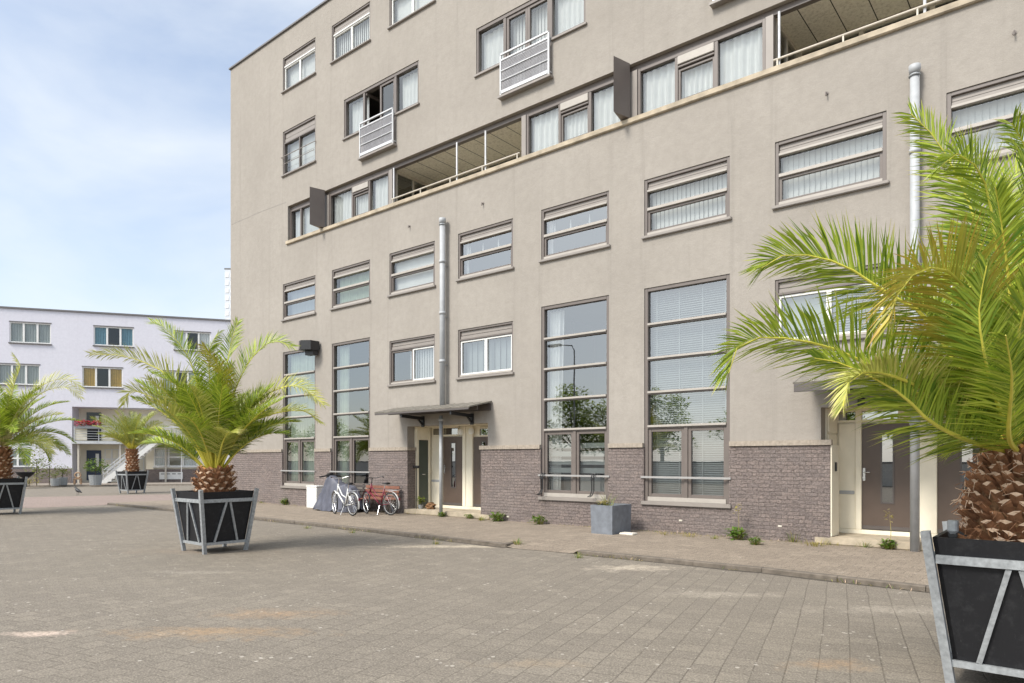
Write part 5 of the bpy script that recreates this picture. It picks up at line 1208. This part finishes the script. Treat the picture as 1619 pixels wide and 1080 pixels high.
g = on_far(78, 770); t = thing('flower_bowl', on_far(40, 770), 'dark bowl planter left of the tall shrub on the far pavement', 'planter'); m = MB(); m.tube([(0, 0, 0), (0, 0, .5), (0, 0, .75), (0, 0, .9)], [.1, .1, .42, .5], 16); m.build('bowl', 'black_board', t)
# flower box on the gallery railing
u0, u1 = wu(118, sv - .1), wu(160, sv - .1); zf_ = zr; t = thing('flower_box', WO + ud * ((u0 + u1) / 2) + vd * (sv - .12) + UP * (zf_ - .05), 'box of red and pink flowers hanging on the gallery railing', 'flower box', None, WA)
hw = (u1 - u0) / 2; m = MB(); m.bbox(-hw, hw, -.12, .1, -.12, .08, .02); m.build('box', 'galvanised', t); m = MB(); m.uv = {}
for k in range(260): x = R.uniform(-hw, hw); leafy(m, (x, R.uniform(-.2, .1), R.uniform(.05, .42)), 2, .08, .06, .16, R, R.choice([0, 0, 0, 1, 1, 2]))
MATS['pink_flower'] = simple('pink_flower', (.75, .22, .3), .7); m.build('flowers', ['red_flower', 'pink_flower', 'shrub_leaf'], t)

# ------------------------------------------------------------------ the far side behind the camera, seen in the window panes
tr0 = None
def make_tree(loc, h, label):
    t = thing('tree', loc, label, 'tree', 'trees across the plaza mirrored in the panes'); rg = random.Random(21); m = MB(); m.tube([(0, 0, 0), (.1, 0, h * .3), (0, .1, h * .62)], [.22, .16, .06], 10)
    cl = []
    for k in range(16):
        a = k * 2.4; rr = h * .30 * rg.uniform(.3, 1); c = Vector((math.cos(a) * rr, math.sin(a) * rr, h * rg.uniform(.34, .92))); c.x *= 1.1 - .5 * (c.z / h - .4); c.y *= 1.1 - .5 * (c.z / h - .4); cl.append(c); m.tube([(0, 0, h * .3), c * .6 + Vector((0, 0, h * .15)), c], [.06, .03, .01], 6)
    m.build('trunk', 'bark', t); m = MB(); m.uv = {}
    for c in cl: leafy(m, c, 190, h * rg.uniform(.12, .19), h * rg.uniform(.09, .14), .36, rg)
    m.build('crown', 'tree_leaf', t); return t
tr0 = make_tree((-34, -D - 26, 0), 7.6, 'leafy green tree across the plaza, seen only as a reflection in the window panes')
for k in range(16):
    c = copy_tree(tr0); c.location = (-112 + k * 7.0 + R.uniform(-1.2, 1.2), -D - 25 + R.uniform(-4, 4), 0); s = R.uniform(.8, 1.12); c.scale = (s, s, s * R.uniform(.9, 1.1)); c.rotation_euler = (0, 0, R.random() * 6)
t = thing('garden_wall', (-50, -D - 20, 0), 'low pale wall under the trees across the plaza, mirrored in the panes', 'wall'); m = MB(); m.bbox(-60, 60, -.15, .15, 0, 1.5, .02); m.build('wall', 'reflect_wall', t); m = MB(); m.bbox(-60, 60, -.2, .2, 1.503, 1.6, .02); m.build('cap', 'roof_grey', t)
xw = wx(905); Lr = 16.0; zz = (wz(905, 545) - HC) * (1 + Lr / D) + HC; t = thing('street_lamp', (xw * (1 + Lr / D), -Lr, 0), 'tall street lamp mirrored in the left big window', 'street lamp'); m = MB(); m.tube([(0, 0, 0), (0, 0, 1), (0, 0, zz - .3), (-.15, 0, zz), (-.9, 0, zz + .1)], [.07, .05, .035, .03, .03], 10); m.build('pole', 'galvanised', t); m = MB(); m.bbox(-1.7, -.85, -.14, .14, zz + .04, zz + .17, .04); m.build('lamp_head', 'metal_trim', t)

# ------------------------------------------------------------------ daylight
SUN_EL, SUN_AZ = rad(46), None
sd = Vector((-.22, -.95, 0)).normalized(); sdir = sd * math.cos(SUN_EL) + UP * math.sin(SUN_EL)
ld = bpy.data.lights.new('sun', 'SUN'); lo = bpy.data.objects.new('sun', ld); COL.objects.link(lo); ld.energy = 2.2; ld.angle = rad(16); ld.color = (1, .945, .86)
lo.rotation_euler = (-sdir).to_track_quat('-Z', 'Y').to_euler()
w = bpy.data.worlds.new('World'); scene.world = w; w.use_nodes = True; nt = w.node_tree; nt.nodes.clear()
def nn(t, **k):
    n = nt.nodes.new(t)
    for a, b in k.items(): setattr(n, a, b)
    return n
sky = nn('ShaderNodeTexSky', sky_type='NISHITA', sun_disc=False, sun_elevation=SUN_EL, sun_rotation=math.atan2(sdir.x, sdir.y), air_density=1.0, dust_density=1.2, ozone_density=1.6)
b1 = nn('ShaderNodeBackground'); b1.inputs[1].default_value = .12; nt.links.new(sky.outputs[0], b1.inputs[0])
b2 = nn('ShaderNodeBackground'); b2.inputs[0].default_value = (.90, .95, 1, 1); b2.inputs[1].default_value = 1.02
tc = nn('ShaderNodeTexCoord'); mp = nn('ShaderNodeMapping'); mp.inputs['Scale'].default_value = (1.0, 1.0, 2.6); mp.inputs['Location'].default_value = (.35, .2, .1); nt.links.new(tc.outputs['Generated'], mp.inputs[0])
no = nn('ShaderNodeTexNoise'); no.inputs['Scale'].default_value = 1.9; no.inputs['Detail'].default_value = 7; no.inputs['Roughness'].default_value = .5; no.inputs['Distortion'].default_value = .5; nt.links.new(mp.outputs[0], no.inputs['Vector'])
rp = nn('ShaderNodeValToRGB'); rp.color_ramp.elements[0].position = .36; rp.color_ramp.elements[0].color = (.38, .38, .38, 1); rp.color_ramp.elements[1].position = .66; rp.color_ramp.elements[1].color = (1, 1, 1, 1); nt.links.new(no.outputs['Fac'], rp.inputs[0]); rp.color_ramp.elements[0].position = .40; rp.color_ramp.elements[0].color = (.3, .3, .3, 1); rp.color_ramp.elements[1].position = .70
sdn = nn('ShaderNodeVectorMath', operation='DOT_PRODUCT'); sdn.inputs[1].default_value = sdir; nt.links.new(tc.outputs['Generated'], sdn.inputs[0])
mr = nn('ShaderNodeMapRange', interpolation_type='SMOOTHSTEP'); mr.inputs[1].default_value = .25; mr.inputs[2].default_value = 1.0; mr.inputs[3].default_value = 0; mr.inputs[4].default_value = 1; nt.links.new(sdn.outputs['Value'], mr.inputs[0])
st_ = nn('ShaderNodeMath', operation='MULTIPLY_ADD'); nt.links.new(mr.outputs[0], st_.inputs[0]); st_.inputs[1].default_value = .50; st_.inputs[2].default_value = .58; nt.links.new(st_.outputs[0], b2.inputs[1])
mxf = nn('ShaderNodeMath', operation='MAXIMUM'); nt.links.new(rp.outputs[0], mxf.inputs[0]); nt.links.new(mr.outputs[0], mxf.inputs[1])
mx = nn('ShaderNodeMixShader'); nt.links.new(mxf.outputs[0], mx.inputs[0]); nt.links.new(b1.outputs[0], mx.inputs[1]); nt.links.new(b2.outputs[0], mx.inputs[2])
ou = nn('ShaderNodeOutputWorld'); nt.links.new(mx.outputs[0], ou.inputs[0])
vs_ = scene.view_settings; vs_.view_transform = 'Standard'; vs_.look = 'None'; vs_.gamma = 1; vs_.exposure = 0.92; vs_.use_curve_mapping = False
scene.cycles.max_bounces = 8; scene.cycles.transparent_max_bounces = 16; scene.cycles.caustics_reflective = False; scene.cycles.caustics_refractive = False
